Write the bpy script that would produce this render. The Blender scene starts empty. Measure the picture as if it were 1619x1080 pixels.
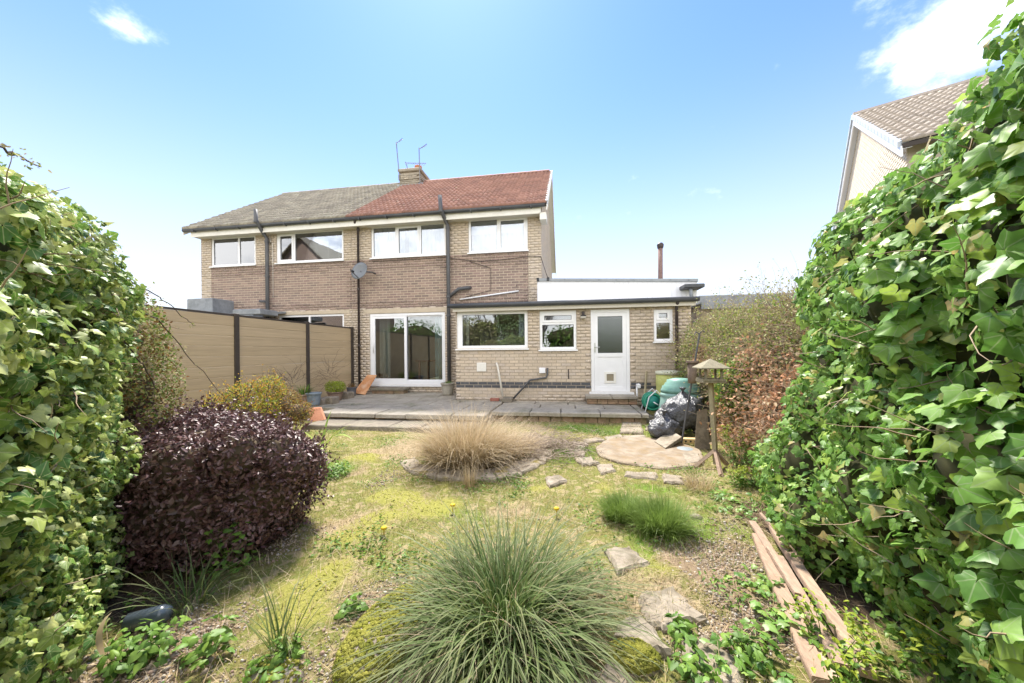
import bpy, math, random
import numpy as np
from mathutils import Matrix, Vector

# ------------------------------------------------------------------ camera, world, sun, exposure
sc = bpy.context.scene
col = sc.collection
random.seed(7)
rng = np.random.default_rng(7)
CAMH = 1.37
FPX = 560.0
TH = math.atan(FPX / 3620.0)
ROLL = 0.0092
_c, _s = math.cos(TH), math.sin(TH)
FW = np.array([-_s, _c, 0.0]); RT = np.array([_c, _s, 0.0]); UP = np.array([0, 0, 1.0])
cam_d = bpy.data.cameras.new('camera')
cam = bpy.data.objects.new('camera', cam_d)
col.objects.link(cam)
cam_d.sensor_width = 36.0
cam_d.lens = 36.0 * FPX / 1619.0
cam_d.shift_y = 16.7 / 1619.0
cam_d.clip_start = 0.05
cam_d.clip_end = 2000
_r = Vector(RT - ROLL * UP).normalized(); _u = Vector(UP + ROLL * RT).normalized(); _b = Vector(-FW)
cam.matrix_world = Matrix(((_r.x, _u.x, _b.x, 0), (_r.y, _u.y, _b.y, 0), (_r.z, _u.z, _b.z, CAMH), (0, 0, 0, 1)))
sc.camera = cam

SUN_EL = math.radians(58)
SUN_AZ = math.radians(-20)          # measured from +Y (towards the house), negative = to the left
to_sun = Vector((math.sin(SUN_AZ) * math.cos(SUN_EL), math.cos(SUN_AZ) * math.cos(SUN_EL), math.sin(SUN_EL)))
sun_d = bpy.data.lights.new('sun', 'SUN')
sun_d.energy = 2.0
sun_d.angle = math.radians(9.0)
sun_d.color = (1.0, 0.95, 0.86)
sun = bpy.data.objects.new('sun', sun_d)
col.objects.link(sun)
sun.rotation_euler = to_sun.to_track_quat('Z', 'Y').to_euler()

sc.view_settings.view_transform = 'Standard'
sc.view_settings.look = 'None'
sc.view_settings.gamma = 1.0
sc.view_settings.exposure = 2.48
sc.render.film_transparent = False
sc.cycles.max_bounces = 8
sc.cycles.transparent_max_bounces = 12


def ray(x, y):
    u = x - 809.5; v = y - 556.7
    ut = u - ROLL * v; vt = v + ROLL * u
    return FW + ut / FPX * RT - vt / FPX * UP
def onY(x, y, Y):
    d = ray(x, y); p = d * Y / d[1]
    return np.array([p[0], p[1], p[2] + CAMH])
def onX(x, y, X):
    d = ray(x, y); p = d * X / d[0]
    return np.array([p[0], p[1], p[2] + CAMH])
def G(x, y, z=0.0):
    d = ray(x, y); p = d * (z - CAMH) / d[2]
    return np.array([p[0], p[1], z])
def atZ(x, y, Z):                    # point on a pixel's ray at depth Z
    d = ray(x, y) * Z
    return np.array([d[0], d[1], d[2] + CAMH])


def build_world():
    w = bpy.data.worlds.new('World'); sc.world = w
    w.use_nodes = True
    nt = w.node_tree; N = nt.nodes; L = nt.links
    for n in list(N): N.remove(n)
    out = N.new('ShaderNodeOutputWorld')
    bg = N.new('ShaderNodeBackground'); bg.inputs['Strength'].default_value = 0.15
    sky = N.new('ShaderNodeTexSky'); sky.sky_type = 'NISHITA'
    sky.sun_disc = False
    sky.sun_elevation = SUN_EL
    sky.sun_rotation = SUN_AZ
    sky.altitude = 50; sky.air_density = 1.0; sky.dust_density = 0.25; sky.ozone_density = 1.0
    tc = N.new('ShaderNodeTexCoord')
    def vmath(op, a, b=None):
        n = N.new('ShaderNodeVectorMath'); n.operation = op
        L.new(a, n.inputs[0])
        if b is not None:
            if isinstance(b, (tuple, list)): n.inputs[1].default_value = b
            else: L.new(b, n.inputs[1])
        return n
    def math_(op, a, b):
        n = N.new('ShaderNodeMath'); n.operation = op
        for i, q in enumerate((a, b)):
            if isinstance(q, (int, float)): n.inputs[i].default_value = q
            else: L.new(q, n.inputs[i])
        return n.outputs[0]
    def mrange(a, lo, hi, o0=0.0, o1=1.0):
        n = N.new('ShaderNodeMapRange'); n.interpolation_type = 'SMOOTHSTEP'
        L.new(a, n.inputs[0]); n.inputs[1].default_value = lo; n.inputs[2].default_value = hi
        n.inputs[3].default_value = o0; n.inputs[4].default_value = o1
        return n.outputs[0]
    gen = tc.outputs['Generated']
    sep = N.new('ShaderNodeSeparateXYZ'); L.new(gen, sep.inputs[0])
    nz = N.new('ShaderNodeTexNoise'); nz.inputs['Scale'].default_value = 7.0; nz.inputs['Detail'].default_value = 8
    nz.inputs['Roughness'].default_value = 0.62
    mpn = N.new('ShaderNodeMapping'); mpn.inputs['Scale'].default_value = (1, 1, 1.7); L.new(gen, mpn.inputs['Vector'])
    L.new(mpn.outputs[0], nz.inputs['Vector'])
    big = N.new('ShaderNodeTexNoise'); big.inputs['Scale'].default_value = 1.6; big.inputs['Detail'].default_value = 2
    L.new(vmath('ADD', gen, (3.1, 8.7, 0)).outputs[0], big.inputs['Vector'])
    cover = math_('ADD', math_('MULTIPLY', nz.outputs[0], 1.35), math_('MULTIPLY', big.outputs[0], 0.7))
    cover = math_('SUBTRACT', cover, 1.31)
    # cloud thickened unseen behind the camera to brighten the facade; upper windows mirror it
    cover = math_('ADD', cover, mrange(sep.outputs[1], 0.25, -0.6, 0.0, 0.75))
    for px, wdt, amt in (((1455, 60), 0.15, 0.30), ((1390, 95), 0.08, 0.16), ((1530, 30), 0.12, 0.30), ((205, 35), 0.075, 0.25), ((160, 12), 0.05, 0.22), ((243, 62), 0.045, 0.21)):
        d = Vector(ray(*px)).normalized()
        ds = vmath('DISTANCE', vmath('NORMALIZE', gen).outputs[0], tuple(d)).outputs['Value']
        cover = math_('ADD', cover, mrange(ds, 0.0, wdt * 1.25, amt, 0.0))
    fac = mrange(cover, 0.0, 0.62)
    # thin white haze low over the roofs
    low = mrange(sep.outputs[2], -0.02, 0.80, 1.0, 0.0)
    tint = N.new('ShaderNodeMix'); tint.data_type = 'RGBA'; tint.blend_type = 'MULTIPLY'; tint.inputs['Factor'].default_value = 1
    L.new(sky.outputs[0], tint.inputs['A']); tint.inputs['B'].default_value = (.20, .26, .365, 1)
    mix = N.new('ShaderNodeMix'); mix.data_type = 'RGBA'
    L.new(math_('MULTIPLY', fac, 0.85), mix.inputs['Factor'])
    hz = N.new('ShaderNodeMix'); hz.data_type = 'RGBA'
    L.new(math_('MULTIPLY', math_('POWER', low, 1.9), 1.0), hz.inputs['Factor'])
    L.new(tint.outputs['Result'], hz.inputs['A']); hz.inputs['B'].default_value = (1.4, 1.46, 1.52, 1)
    L.new(hz.outputs['Result'], mix.inputs['A'])
    mix.inputs['B'].default_value = (4.6, 4.5, 4.35, 1)
    L.new(mix.outputs['Result'], bg.inputs['Color'])
    L.new(bg.outputs[0], out.inputs[0])
build_world()

# ------------------------------------------------------------------ helpers: materials
def M(name, cols, by='noise', rough=0.8, scale=4.0, det=5, var=0.15, vscale=30.0, bump=0.0, bscale=60.0, bdist=0.01,
      spec=0.3, transl=0.0, metal=0.0, stretch=(1, 1, 1), tip=None, lo=0.3, hi=0.7, dirt=None, vein=None):
    m = bpy.data.materials.new(name); m.use_nodes = True
    nt = m.node_tree; N = nt.nodes; L = nt.links
    P = N['Principled BSDF']; out = N['Material Output']
    geo = N.new('ShaderNodeNewGeometry')
    mp = N.new('ShaderNodeMapping'); mp.inputs['Scale'].default_value = stretch
    L.new(geo.outputs['Position'], mp.inputs['Vector'])
    def noise(s, d=5, r=0.6):
        n = N.new('ShaderNodeTexNoise'); n.inputs['Scale'].default_value = s; n.inputs['Detail'].default_value = d
        n.inputs['Roughness'].default_value = r
        L.new(mp.outputs[0], n.inputs['Vector']); return n.outputs[0]
    def math_(op, a, b=0.0):
        n = N.new('ShaderNodeMath'); n.operation = op
        for i, q in enumerate((a, b)):
            if isinstance(q, (int, float)): n.inputs[i].default_value = q
            else: L.new(q, n.inputs[i])
        return n.outputs[0]
    def attr(a):
        n = N.new('ShaderNodeAttribute'); n.attribute_name = a; return n.outputs['Fac']
    def ramp(fac, cs, lo, hi):
        r = N.new('ShaderNodeValToRGB'); e = r.color_ramp.elements
        while len(e) < len(cs): e.new(0.5)
        for i, c in enumerate(cs):
            e[i].position = lo + (hi - lo) * i / max(1, len(cs) - 1); e[i].color = (*c, 1)
        L.new(fac, r.inputs[0]); return r.outputs[0]
    def mixc(f, a, b, blend='MIX'):
        n = N.new('ShaderNodeMix'); n.data_type = 'RGBA'; n.blend_type = blend
        if isinstance(f, float): n.inputs['Factor'].default_value = f
        else: L.new(f, n.inputs['Factor'])
        for k, q in (('A', a), ('B', b)):
            if isinstance(q, tuple): n.inputs[k].default_value = (*q, 1)
            else: L.new(q, n.inputs[k])
        return n.outputs['Result']
    if len(cols) == 1: cols = [cols[0], cols[0]]
    if by == 'rnd':
        oi = N.new('ShaderNodeObjectInfo')
        rv = math_('FRACT', math_('ADD', attr('rnd'), oi.outputs['Random']))
        c = ramp(rv, cols, 0.0, 1.0)
    elif by == 'attr':
        c = ramp(attr('mask'), cols, 0.0, 1.0)
    else:
        c = ramp(noise(scale, det), cols, lo, hi)
    if dirt:
        dc, ds, dlo, dhi, dfac = dirt
        mr = N.new('ShaderNodeMapRange'); L.new(noise(ds, 6, .65), mr.inputs[0]); mr.inputs[1].default_value = dlo; mr.inputs[2].default_value = dhi
        mr.inputs[4].default_value = dfac
        c = mixc(mr.outputs[0], c, dc)
    if tip: c = mixc(math_('POWER', attr('tt'), 1.6), c, tip)
    if vein:
        at = N.new('ShaderNodeMath'); at.operation = 'ARCTAN2'
        L.new(attr('lu'), at.inputs[0]); L.new(attr('lv'), at.inputs[1])
        pp = N.new('ShaderNodeMath'); pp.operation = 'PINGPONG'; L.new(at.outputs[0], pp.inputs[0]); pp.inputs[1].default_value = math.radians(24)
        rad = math_('SQRT', math_('ADD', math_('MULTIPLY', attr('lu'), attr('lu')), math_('MULTIPLY', attr('lv'), attr('lv'))))
        dist = math_('MULTIPLY', pp.outputs[0], rad)
        mr = N.new('ShaderNodeMapRange'); L.new(dist, mr.inputs[0]); mr.inputs[1].default_value = 0.006; mr.inputs[2].default_value = 0.03
        mr.inputs[3].default_value = 0.7; mr.inputs[4].default_value = 0.0
        c = mixc(mr.outputs[0], c, vein)
    if var:
        mr = N.new('ShaderNodeMapRange'); L.new(noise(vscale, 4), mr.inputs[0]); mr.inputs[1].default_value = .25; mr.inputs[2].default_value = .75
        mr.inputs[3].default_value = 1 - var; mr.inputs[4].default_value = 1 + var
        vv = N.new('ShaderNodeCombineXYZ')
        for i in range(3): L.new(mr.outputs[0], vv.inputs[i])
        c = mixc(1.0, c, vv.outputs[0], 'MULTIPLY')
    L.new(c, P.inputs['Base Color'])
    P.inputs['Roughness'].default_value = rough; P.inputs['Specular IOR Level'].default_value = spec; P.inputs['Metallic'].default_value = metal
    if bump:
        b = N.new('ShaderNodeBump'); b.inputs['Strength'].default_value = bump; b.inputs['Distance'].default_value = bdist
        L.new(noise(bscale, 6, .65), b.inputs['Height']); L.new(b.outputs[0], P.inputs['Normal'])
    if transl:
        t = N.new('ShaderNodeBsdfTranslucent'); L.new(c, t.inputs[0])
        mx = N.new('ShaderNodeMixShader'); mx.inputs[0].default_value = transl
        L.new(P.outputs[0], mx.inputs[1]); L.new(t.outputs[0], mx.inputs[2]); L.new(mx.outputs[0], out.inputs[0])
    return m

def glass_mat(name, tint=(.82, .86, .86), boost=2.2, base=.05, rough=0.0):
    m = bpy.data.materials.new(name); m.use_nodes = True
    nt = m.node_tree; N = nt.nodes; L = nt.links
    N.remove(N['Principled BSDF']); out = N['Material Output']
    tr = N.new('ShaderNodeBsdfTransparent'); tr.inputs[0].default_value = (*tint, 1)
    gl = N.new('ShaderNodeBsdfGlossy'); gl.inputs['Roughness'].default_value = rough; gl.inputs[0].default_value = (.95, .97, 1, 1)
    fr = N.new('ShaderNodeFresnel'); fr.inputs[0].default_value = 1.5
    ma = N.new('ShaderNodeMath'); ma.operation = 'MULTIPLY_ADD'; ma.use_clamp = True
    L.new(fr.outputs[0], ma.inputs[0]); ma.inputs[1].default_value = boost; ma.inputs[2].default_value = base
    mx = N.new('ShaderNodeMixShader'); L.new(ma.outputs[0], mx.inputs[0]); L.new(tr.outputs[0], mx.inputs[1]); L.new(gl.outputs[0], mx.inputs[2])
    # slight waviness of float glass
    nz = N.new('ShaderNodeTexNoise'); nz.inputs['Scale'].default_value = 1.5
    g = N.new('ShaderNodeNewGeometry'); L.new(g.outputs['Position'], nz.inputs['Vector'])
    b = N.new('ShaderNodeBump'); b.inputs['Strength'].default_value = .05; b.inputs['Distance'].default_value = .02
    L.new(nz.outputs[0], b.inputs['Height']); L.new(b.outputs[0], gl.inputs['Normal'])
    L.new(mx.outputs[0], out.inputs[0])
    return m

# ------------------------------------------------------------------ helpers: objects and meshes
def world_of(o):
    if o.parent is None: return o.matrix_basis.copy()
    return world_of(o.parent) @ o.matrix_parent_inverse @ o.matrix_basis
def link(o, parent=None):
    col.objects.link(o)
    if parent is not None:                      # meshes are written in world coordinates: undo the parent's own placement
        o.parent = parent; o.matrix_parent_inverse = world_of(parent).inverted()
    return o
def tag(o, label=None, cat=None, group=None, kind=None):
    if label: o['label'] = label
    if cat: o['category'] = cat
    if group: o['group'] = group
    if kind: o['kind'] = kind
    return o
def thing(name, label, cat, loc=(0, 0, 0), group=None):
    o = bpy.data.objects.new(name, None)
    o.empty_display_size = .1
    col.objects.link(o); o.location = [float(q) for q in loc]
    return tag(o, label, cat, group)

def mesh_np(name, V, F, attrs=None, smooth=False):
    V = np.asarray(V, dtype=np.float32); F = np.asarray(F, dtype=np.int32)
    me = bpy.data.meshes.new(name)
    n, k = F.shape
    me.vertices.add(len(V)); me.vertices.foreach_set('co', V.ravel())
    me.loops.add(n * k); me.loops.foreach_set('vertex_index', F.ravel())
    me.polygons.add(n); me.polygons.foreach_set('loop_start', np.arange(0, n * k, k, dtype=np.int32))
    me.polygons.foreach_set('loop_total', np.full(n, k, dtype=np.int32))
    if smooth: me.polygons.foreach_set('use_smooth', np.ones(n, dtype=bool))
    for a, d in (attrs or {}).items():
        at = me.attributes.new(a, 'FLOAT', 'POINT'); at.data.foreach_set('value', np.asarray(d, dtype=np.float32))
    me.update(calc_edges=True); me.validate()
    return me
def obj(name, me, mat, parent=None):
    o = bpy.data.objects.new(name, me)
    if mat is not None and len(me.materials) == 0: me.materials.append(mat)
    return link(o, parent)

class MB:
    def __init__(s): s.v = []; s.f = []; s.a = []
    def add(s, vs, fs, a=None):
        b = len(s.v); s.v += [tuple(map(float, p)) for p in vs]; s.f += [tuple(i + b for i in q) for q in fs]
        s.a += [random.random() if a is None else a] * len(vs); return s
    def box(s, x0, x1, y0, y1, z0, z1, a=None):
        return s.add([(x0, y0, z0), (x1, y0, z0), (x1, y1, z0), (x0, y1, z0), (x0, y0, z1), (x1, y0, z1), (x1, y1, z1), (x0, y1, z1)],
                     [(0, 3, 2, 1), (4, 5, 6, 7), (0, 1, 5, 4), (1, 2, 6, 5), (2, 3, 7, 6), (3, 0, 4, 7)], a)
    def bbox(s, x0, x1, y0, y1, z0, z1, b=.01):
        # box with chamfered vertical and top/bottom edges (three stacked rings)
        def ring(d, z): return [(x0 + d, y0 + d, z), (x1 - d, y0 + d, z), (x1 - d, y1 - d, z), (x0 + d, y1 - d, z)]
        vs = ring(b, z0) + ring(0, z0 + b) + ring(0, z1 - b) + ring(b, z1)
        fs = [(3, 2, 1, 0), (12, 13, 14, 15)]
        for k in range(3):
            for i in range(4):
                j = (i + 1) % 4; fs.append((k * 4 + i, k * 4 + j, k * 4 + 4 + j, k * 4 + 4 + i))
        return s.add(vs, fs)
    def prism(s, poly, z0, z1, b=0.0, jit=0.0):
        # horizontal outline extruded upwards, chamfered top edge
        n = len(poly); cx = sum(p[0] for p in poly) / n; cy = sum(p[1] for p in poly) / n
        def sh(p, d):
            dx, dy = p[0] - cx, p[1] - cy; l = math.hypot(dx, dy) or 1
            return (p[0] - dx / l * d, p[1] - dy / l * d)
        r0 = [(p[0], p[1], z0) for p in poly]; r1 = [(p[0], p[1], z1 - b + random.uniform(-jit, jit)) for p in poly]
        r2 = [(*sh(p, b * 1.3), z1 + random.uniform(-jit, jit)) for p in poly]
        vs = r0 + r1 + r2; fs = [tuple(range(n))[::-1], tuple(range(2 * n, 3 * n))]
        for k in range(2):
            for i in range(n):
                j = (i + 1) % n; fs.append((k * n + i, k * n + j, k * n + n + j, k * n + n + i))
        return s.add(vs, fs)
    def tube(s, pts, r, n=8, cap=True):
        pts = [Vector([float(c) for c in p]) for p in pts]; rs = r if isinstance(r, (list, tuple)) else [r] * len(pts)
        vs = []; prev = None
        for i, p in enumerate(pts):
            d = (pts[min(i + 1, len(pts) - 1)] - pts[max(i - 1, 0)]).normalized()
            if prev is None:
                a = Vector((0, 0, 1)) if abs(d.z) < .9 else Vector((1, 0, 0)); x = d.cross(a).normalized()
            else:
                x = (prev - d * prev.dot(d)).normalized()
            prev = x; y = d.cross(x)
            for k in range(n):
                t = 2 * math.pi * k / n; vs.append(p + (x * math.cos(t) + y * math.sin(t)) * rs[i])
        fs = []
        for i in range(len(pts) - 1):
            for k in range(n):
                q = (k + 1) % n; fs.append((i * n + k, i * n + q, (i + 1) * n + q, (i + 1) * n + k))
        if cap: fs += [tuple(range(n))[::-1], tuple(range((len(pts) - 1) * n, len(pts) * n))]
        return s.add(vs, fs)
    def lathe(s, prof, c, n=20, wob=0.0):
        # prof: (radius, height) pairs around a vertical axis through c
        vs = []; fs = []
        for r, z in prof:
            for k in range(n):
                t = 2 * math.pi * k / n; rr = r * (1 + wob * math.sin(5 * t + z * 9))
                vs.append((c[0] + rr * math.cos(t), c[1] + rr * math.sin(t), c[2] + z))
        for i in range(len(prof) - 1):
            for k in range(n):
                q = (k + 1) % n; fs.append((i * n + k, i * n + q, (i + 1) * n + q, (i + 1) * n + k))
        fs += [tuple(range(n))[::-1], tuple(range((len(prof) - 1) * n, len(prof) * n))]
        return s.add(vs, fs)
    def quad(s, a, b, c, d): return s.add([a, b, c, d], [(0, 1, 2, 3)])
    def xform(s, m):
        s.v = [tuple(m @ Vector(p)) for p in s.v]; return s
    def mesh(s, name, smooth=False):
        me = bpy.data.meshes.new(name); me.from_pydata(s.v, [], s.f)
        at = me.attributes.new('rnd', 'FLOAT', 'POINT'); at.data.foreach_set('value', np.array(s.a, dtype=np.float32))
        if smooth:
            for p in me.polygons: p.use_smooth = True
        me.update(); return me
    def build(s, name, mat, parent=None, smooth=False): return obj(name, s.mesh(name, smooth), mat, parent)

def inst(T, F, Ms, P, rnd=None, extra=None):
    """copies of a template: T (k,3), F (m,q), Ms (n,3,3), P (n,3) -> verts, faces, attrs"""
    T = np.asarray(T, float); F = np.asarray(F); n = len(P); k = len(T)
    V = np.einsum('nij,kj->nki', Ms, T) + P[:, None, :]
    FF = F[None] + (np.arange(n) * k)[:, None, None]
    at = {'rnd': np.repeat(rng.random(n) if rnd is None else rnd, k)}
    for a, d in (extra or {}).items(): at[a] = np.tile(d, n)
    return V.reshape(-1, 3), FF.reshape(-1, F.shape[1]), at
def norm(a): return a / np.maximum(np.linalg.norm(a, axis=-1, keepdims=True), 1e-9)
def frames(nrm, tipdir, size, asp=1.0):
    """columns: x (width), y (towards the tip), z (normal), scaled"""
    z = norm(nrm); y = norm(tipdir - (tipdir * z).sum(1, keepdims=True) * z); x = np.cross(y, z)
    return np.stack([x * (size * asp)[:, None], y * size[:, None], z * size[:, None]], axis=2)

# leaf templates: petiole at the origin, tip along +y
_h = [(.04, -.03), (.14, -.17), (.30, -.20), (.42, -.10), (.43, .06), (.55, .20), (.58, .32), (.42, .40), (.33, .50), (.24, .66), (.12, .84)]
_o = _h + [(0, .98)] + [(-x, y) for x, y in _h[::-1]]
def _cup(x, y): return -.32 * x * x - .22 * (y - .2) ** 2 + .05 * math.sin(9 * y) * abs(x)
IVY_T = [(0, .18, .03)] + [(x, y, _cup(x, y)) for x, y in _o]
IVY_F = [(0, i, i % len(_o) + 1) for i in range(1, len(_o))]
IVY_A = {'lu': np.array([p[0] for p in IVY_T]), 'lv': np.array([p[1] for p in IVY_T])}
_h2 = [(.06, -.02), (.22, -.13), (.40, 0), (.46, .25), (.36, .5), (.18, .78)]
_o2 = _h2 + [(0, 1.0)] + [(-x, y) for x, y in _h2[::-1]]
BRD_T = [(0, .25, .05)] + [(x, y, _cup(x, y)) for x, y in _o2]
BRD_F = [(0, i, i % len(_o2) + 1) for i in range(1, len(_o2))]
BRD_A = {'lu': np.array([p[0] for p in BRD_T]), 'lv': np.array([p[1] for p in BRD_T])}
SML_T = [(0, 0, 0), (.26, .35, .06), (.2, .7, .03), (0, 1, -.08), (-.2, .7, .03), (-.26, .35, .06)]
SML_F = [(0, 1, 2), (0, 2, 3), (0, 3, 4), (0, 4, 5)]

def blades(B, az, length, width, lean, droop, K=5):
    n = len(B); t = np.linspace(0, 1, K + 1)
    ang = lean[:, None] + droop[:, None] * t[None] ** 1.4
    tk = rng.uniform(.3, .85, n); kk = np.where(rng.random(n) < .16, rng.uniform(.5, 1.5, n), 0)      # some blades are snapped over
    ang = ang + kk[:, None] * (t[None] > tk[:, None])
    ds = length[:, None] / K
    am = (ang[:, 1:] + ang[:, :-1]) / 2
    h = np.concatenate([np.zeros((n, 1)), np.cumsum(np.sin(am) * ds, 1)], 1); z = np.concatenate([np.zeros((n, 1)), np.cumsum(np.cos(am) * ds, 1)], 1)
    d = np.stack([np.cos(az), np.sin(az), np.zeros(n)], 1); sd = np.stack([-np.sin(az), np.cos(az), np.zeros(n)], 1)
    tw = rng.uniform(-.6, .6, n)
    sd = sd * np.cos(tw)[:, None] + np.array([0, 0, 1.])[None] * np.sin(tw)[:, None]
    C = B[:, None, :] + h[..., None] * d[:, None, :] + z[..., None] * np.array([0, 0, 1.])
    w = width[:, None] * (np.minimum(1, .55 + t * 2) * (1 - t ** 2.2) + .04)[None] * .5
    Lf = C - w[..., None] * sd[:, None, :]; Rg = C + w[..., None] * sd[:, None, :]
    V = np.stack([Lf, Rg], 2).reshape(-1, 3)
    k = 2 * (K + 1); q = np.array([(2 * i, 2 * i + 1, 2 * i + 3, 2 * i + 2) for i in range(K)])
    F = (q[None] + (np.arange(n) * k)[:, None, None]).reshape(-1, 4)
    return V, F, {'rnd': np.repeat(rng.random(n), k), 'tt': np.tile(np.repeat(t, 2), n)}
def twigs(B, D, length, r, wander=.35, K=5, sag=0.0):
    """thin three-sided tapering stems"""
    n = len(B); D = norm(D); P = [B]; d = D.copy(); step = (length / K)[:, None]
    for i in range(K):
        d = norm(d + rng.normal(0, wander / 2, (n, 3)) + np.array([0, 0, -sag])); P.append(P[-1] + d * step)
    P = np.stack(P, 1); T = norm(np.gradient(P, axis=1)); a = norm(np.cross(T, np.array([.31, .77, .55]))); b = np.cross(T, a)
    rr = r[:, None] * np.linspace(1, .25, K + 1)[None]
    ring = [P + (a * math.cos(q) + b * math.sin(q)) * rr[..., None] for q in (0, 2.09, 4.19)]
    V = np.stack(ring, 2).reshape(-1, 3); k = 3 * (K + 1)
    q = np.array([(3 * i + j, 3 * i + (j + 1) % 3, 3 * i + 3 + (j + 1) % 3, 3 * i + 3 + j) for i in range(K) for j in range(3)])
    F = (q[None] + (np.arange(n) * k)[:, None, None]).reshape(-1, 4)
    return V, F, {'rnd': np.repeat(rng.random(n), k)}, P
def blob_points(ells, n, depth=.12, inside=.93):
    """points spread over the skin of a union of ellipsoids (cx,cy,cz,rx,ry,rz), with their normals"""
    E = np.array(ells, float); ar = E[:, 3] * E[:, 4] + E[:, 4] * E[:, 5] + E[:, 3] * E[:, 5]
    out_p, out_n = [], []; got = 0
    for _ in range(40):
        i = rng.choice(len(E), n, p=ar / ar.sum()); d = norm(rng.normal(size=(n, 3)))
        s = 1 - np.abs(rng.normal(0, depth, n)) + .03
        p = E[i, :3] + d * E[i, 3:] * s[:, None]; nn = norm(d / E[i, 3:])
        q = (((p[:, None, :] - E[None, :, :3]) / E[None, :, 3:]) ** 2).sum(2); q[np.arange(n), i] = 9
        ok = (q > inside ** 2 * (s ** 2)[:, None]).all(1) & (p[:, 2] > .01)
        out_p.append(p[ok]); out_n.append(nn[ok]); got += ok.sum()
        if got >= n: break
    return np.concatenate(out_p)[:n], np.concatenate(out_n)[:n]
def ico(n=1):
    import bmesh
    bm = bmesh.new(); bmesh.ops.create_icosphere(bm, subdivisions=n, radius=1)
    V = np.array([v.co[:] for v in bm.verts]); F = np.array([[v.index for v in f.verts] for f in bm.faces]); bm.free(); return V, F
ICO1 = ico(1); ICO2 = ico(2)
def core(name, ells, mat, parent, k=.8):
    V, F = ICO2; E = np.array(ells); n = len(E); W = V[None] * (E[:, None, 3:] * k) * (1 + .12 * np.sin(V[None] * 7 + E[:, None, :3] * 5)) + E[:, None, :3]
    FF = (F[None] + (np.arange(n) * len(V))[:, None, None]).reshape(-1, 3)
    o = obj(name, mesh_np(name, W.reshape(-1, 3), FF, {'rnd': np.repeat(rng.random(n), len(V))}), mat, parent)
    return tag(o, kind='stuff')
def leaf_mass(name, P, Nn, mat, parent, size, T=SML_T, F=SML_F, ex=None, hang=.6, tilt=.6, asp=(.8, 1.2), kind='stuff', rnd=None):
    n = len(P); nn = norm(Nn + rng.normal(0, tilt, (n, 3)) + np.array([0, 0, .25])); td = rng.normal(0, .6, (n, 3)) + np.array([0, 0, -hang])
    Ms = frames(nn, td, rng.uniform(*size, n), rng.uniform(*asp, n))
    T = np.array(T, float); parts = []; nv = 0
    for q in np.array_split(np.arange(n), 6):                  # six differently curled leaf forms
        if len(q) == 0: continue
        Tq = T.copy(); Tq[:, 2] = T[:, 2] * rng.uniform(.3, 2.4) + rng.uniform(-.25, .1) * T[:, 1] ** 2 + rng.uniform(-.12, .12) * T[:, 0] + .05 * np.sin(T[:, 1] * 9 + rng.random() * 6) * np.abs(T[:, 0]) * 2
        Tq[1:, :2] *= 1 + rng.normal(0, .06, (len(T) - 1, 2)); v, f, a = inst(Tq, F, Ms[q], P[q], None if rnd is None else rnd[q], ex); parts.append((v, f + nv, a)); nv += len(v)
    V = np.concatenate([p[0] for p in parts]); FF = np.concatenate([p[1] for p in parts]); at = {k: np.concatenate([p[2][k] for p in parts]) for k in parts[0][2]}
    o = obj(name, mesh_np(name, V, FF, at, len(T) > 8), mat, parent)
    return tag(o, kind=kind)

# ------------------------------------------------------------------ materials
BUFF = M('buff_brick', [(0.500, 0.407, 0.306), (0.570, 0.475, 0.362), (0.520, 0.441, 0.362), (0.590, 0.485, 0.362)], by='rnd', rough=.85, stretch=(1, 1, .4), var=.14, vscale=45, bump=.25, bscale=140, bdist=.004, dirt=((.28, .23, .17), 1.6, .5, .78, .5))
BUFF_M = M('buff_mortar', [(.37, .31, .245), (.44, .375, .295)], rough=.95, var=.1, bump=.2, bscale=200)
BROWN = M('brown_brick', [(0.233, 0.169, 0.139), (0.298, 0.219, 0.178), (0.210, 0.158, 0.132), (0.343, 0.250, 0.197), (0.260, 0.181, 0.155)], by='rnd', rough=.85, var=.2, vscale=40, bump=.3, bscale=140, bdist=.004)
BROWN_M = M('pale_mortar', [(0.510, 0.414, 0.317), (0.563, 0.475, 0.370)], rough=.95, var=.1)
BLUEB = M('blue_brick', [(.075, .078, .085), (.11, .11, .115)], by='rnd', rough=.55, var=.2)
LINTEL = M('concrete_lintel', [(.46, .38, .28), (.52, .44, .33)], rough=.85, var=.08)
UPVC = M('white_upvc', [(.80, .80, .81)], rough=.28, var=.03, vscale=6, spec=.5)
CLAD = M('white_cladding', [(.78, .78, .80)], rough=.35, var=.03, vscale=8, spec=.5)
FASCIA = M('cream_paint', [(.74, .71, .64), (.80, .78, .72)], rough=.6, var=.06)
SOFFIT = M('soffit_board', [(.60, .56, .48)], rough=.75, var=.06)
GUTTER = M('grey_black_plastic', [(.05, .053, .058), (.075, .078, .082)], rough=.45, var=.12, spec=.4)
PIPE = M('dark_grey_pipe', [(.07, .07, .075), (.10, .10, .10)], rough=.5, var=.15, spec=.4)
PIPEB = M('brown_black_pipe', [(.05, .04, .038), (.07, .055, .05)], rough=.5, var=.15)
LEAD = M('grey_lead', [(.20, .215, .23), (.29, .305, .32)], rough=.6, var=.15, vscale=12)
FELT = M('grey_felt_edge', [(.27, .285, .30), (.33, .345, .36)], rough=.7, var=.1)
TILE_R = M('red_roof_tile', [(0.268, 0.142, 0.106), (0.328, 0.175, 0.131), (0.240, 0.130, 0.102), (0.368, 0.203, 0.153)], by='rnd', rough=.8, var=.16, vscale=25, bump=.2, bscale=120, dirt=((.20, .13, .095), 1.3, .55, .8, .5))
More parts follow.
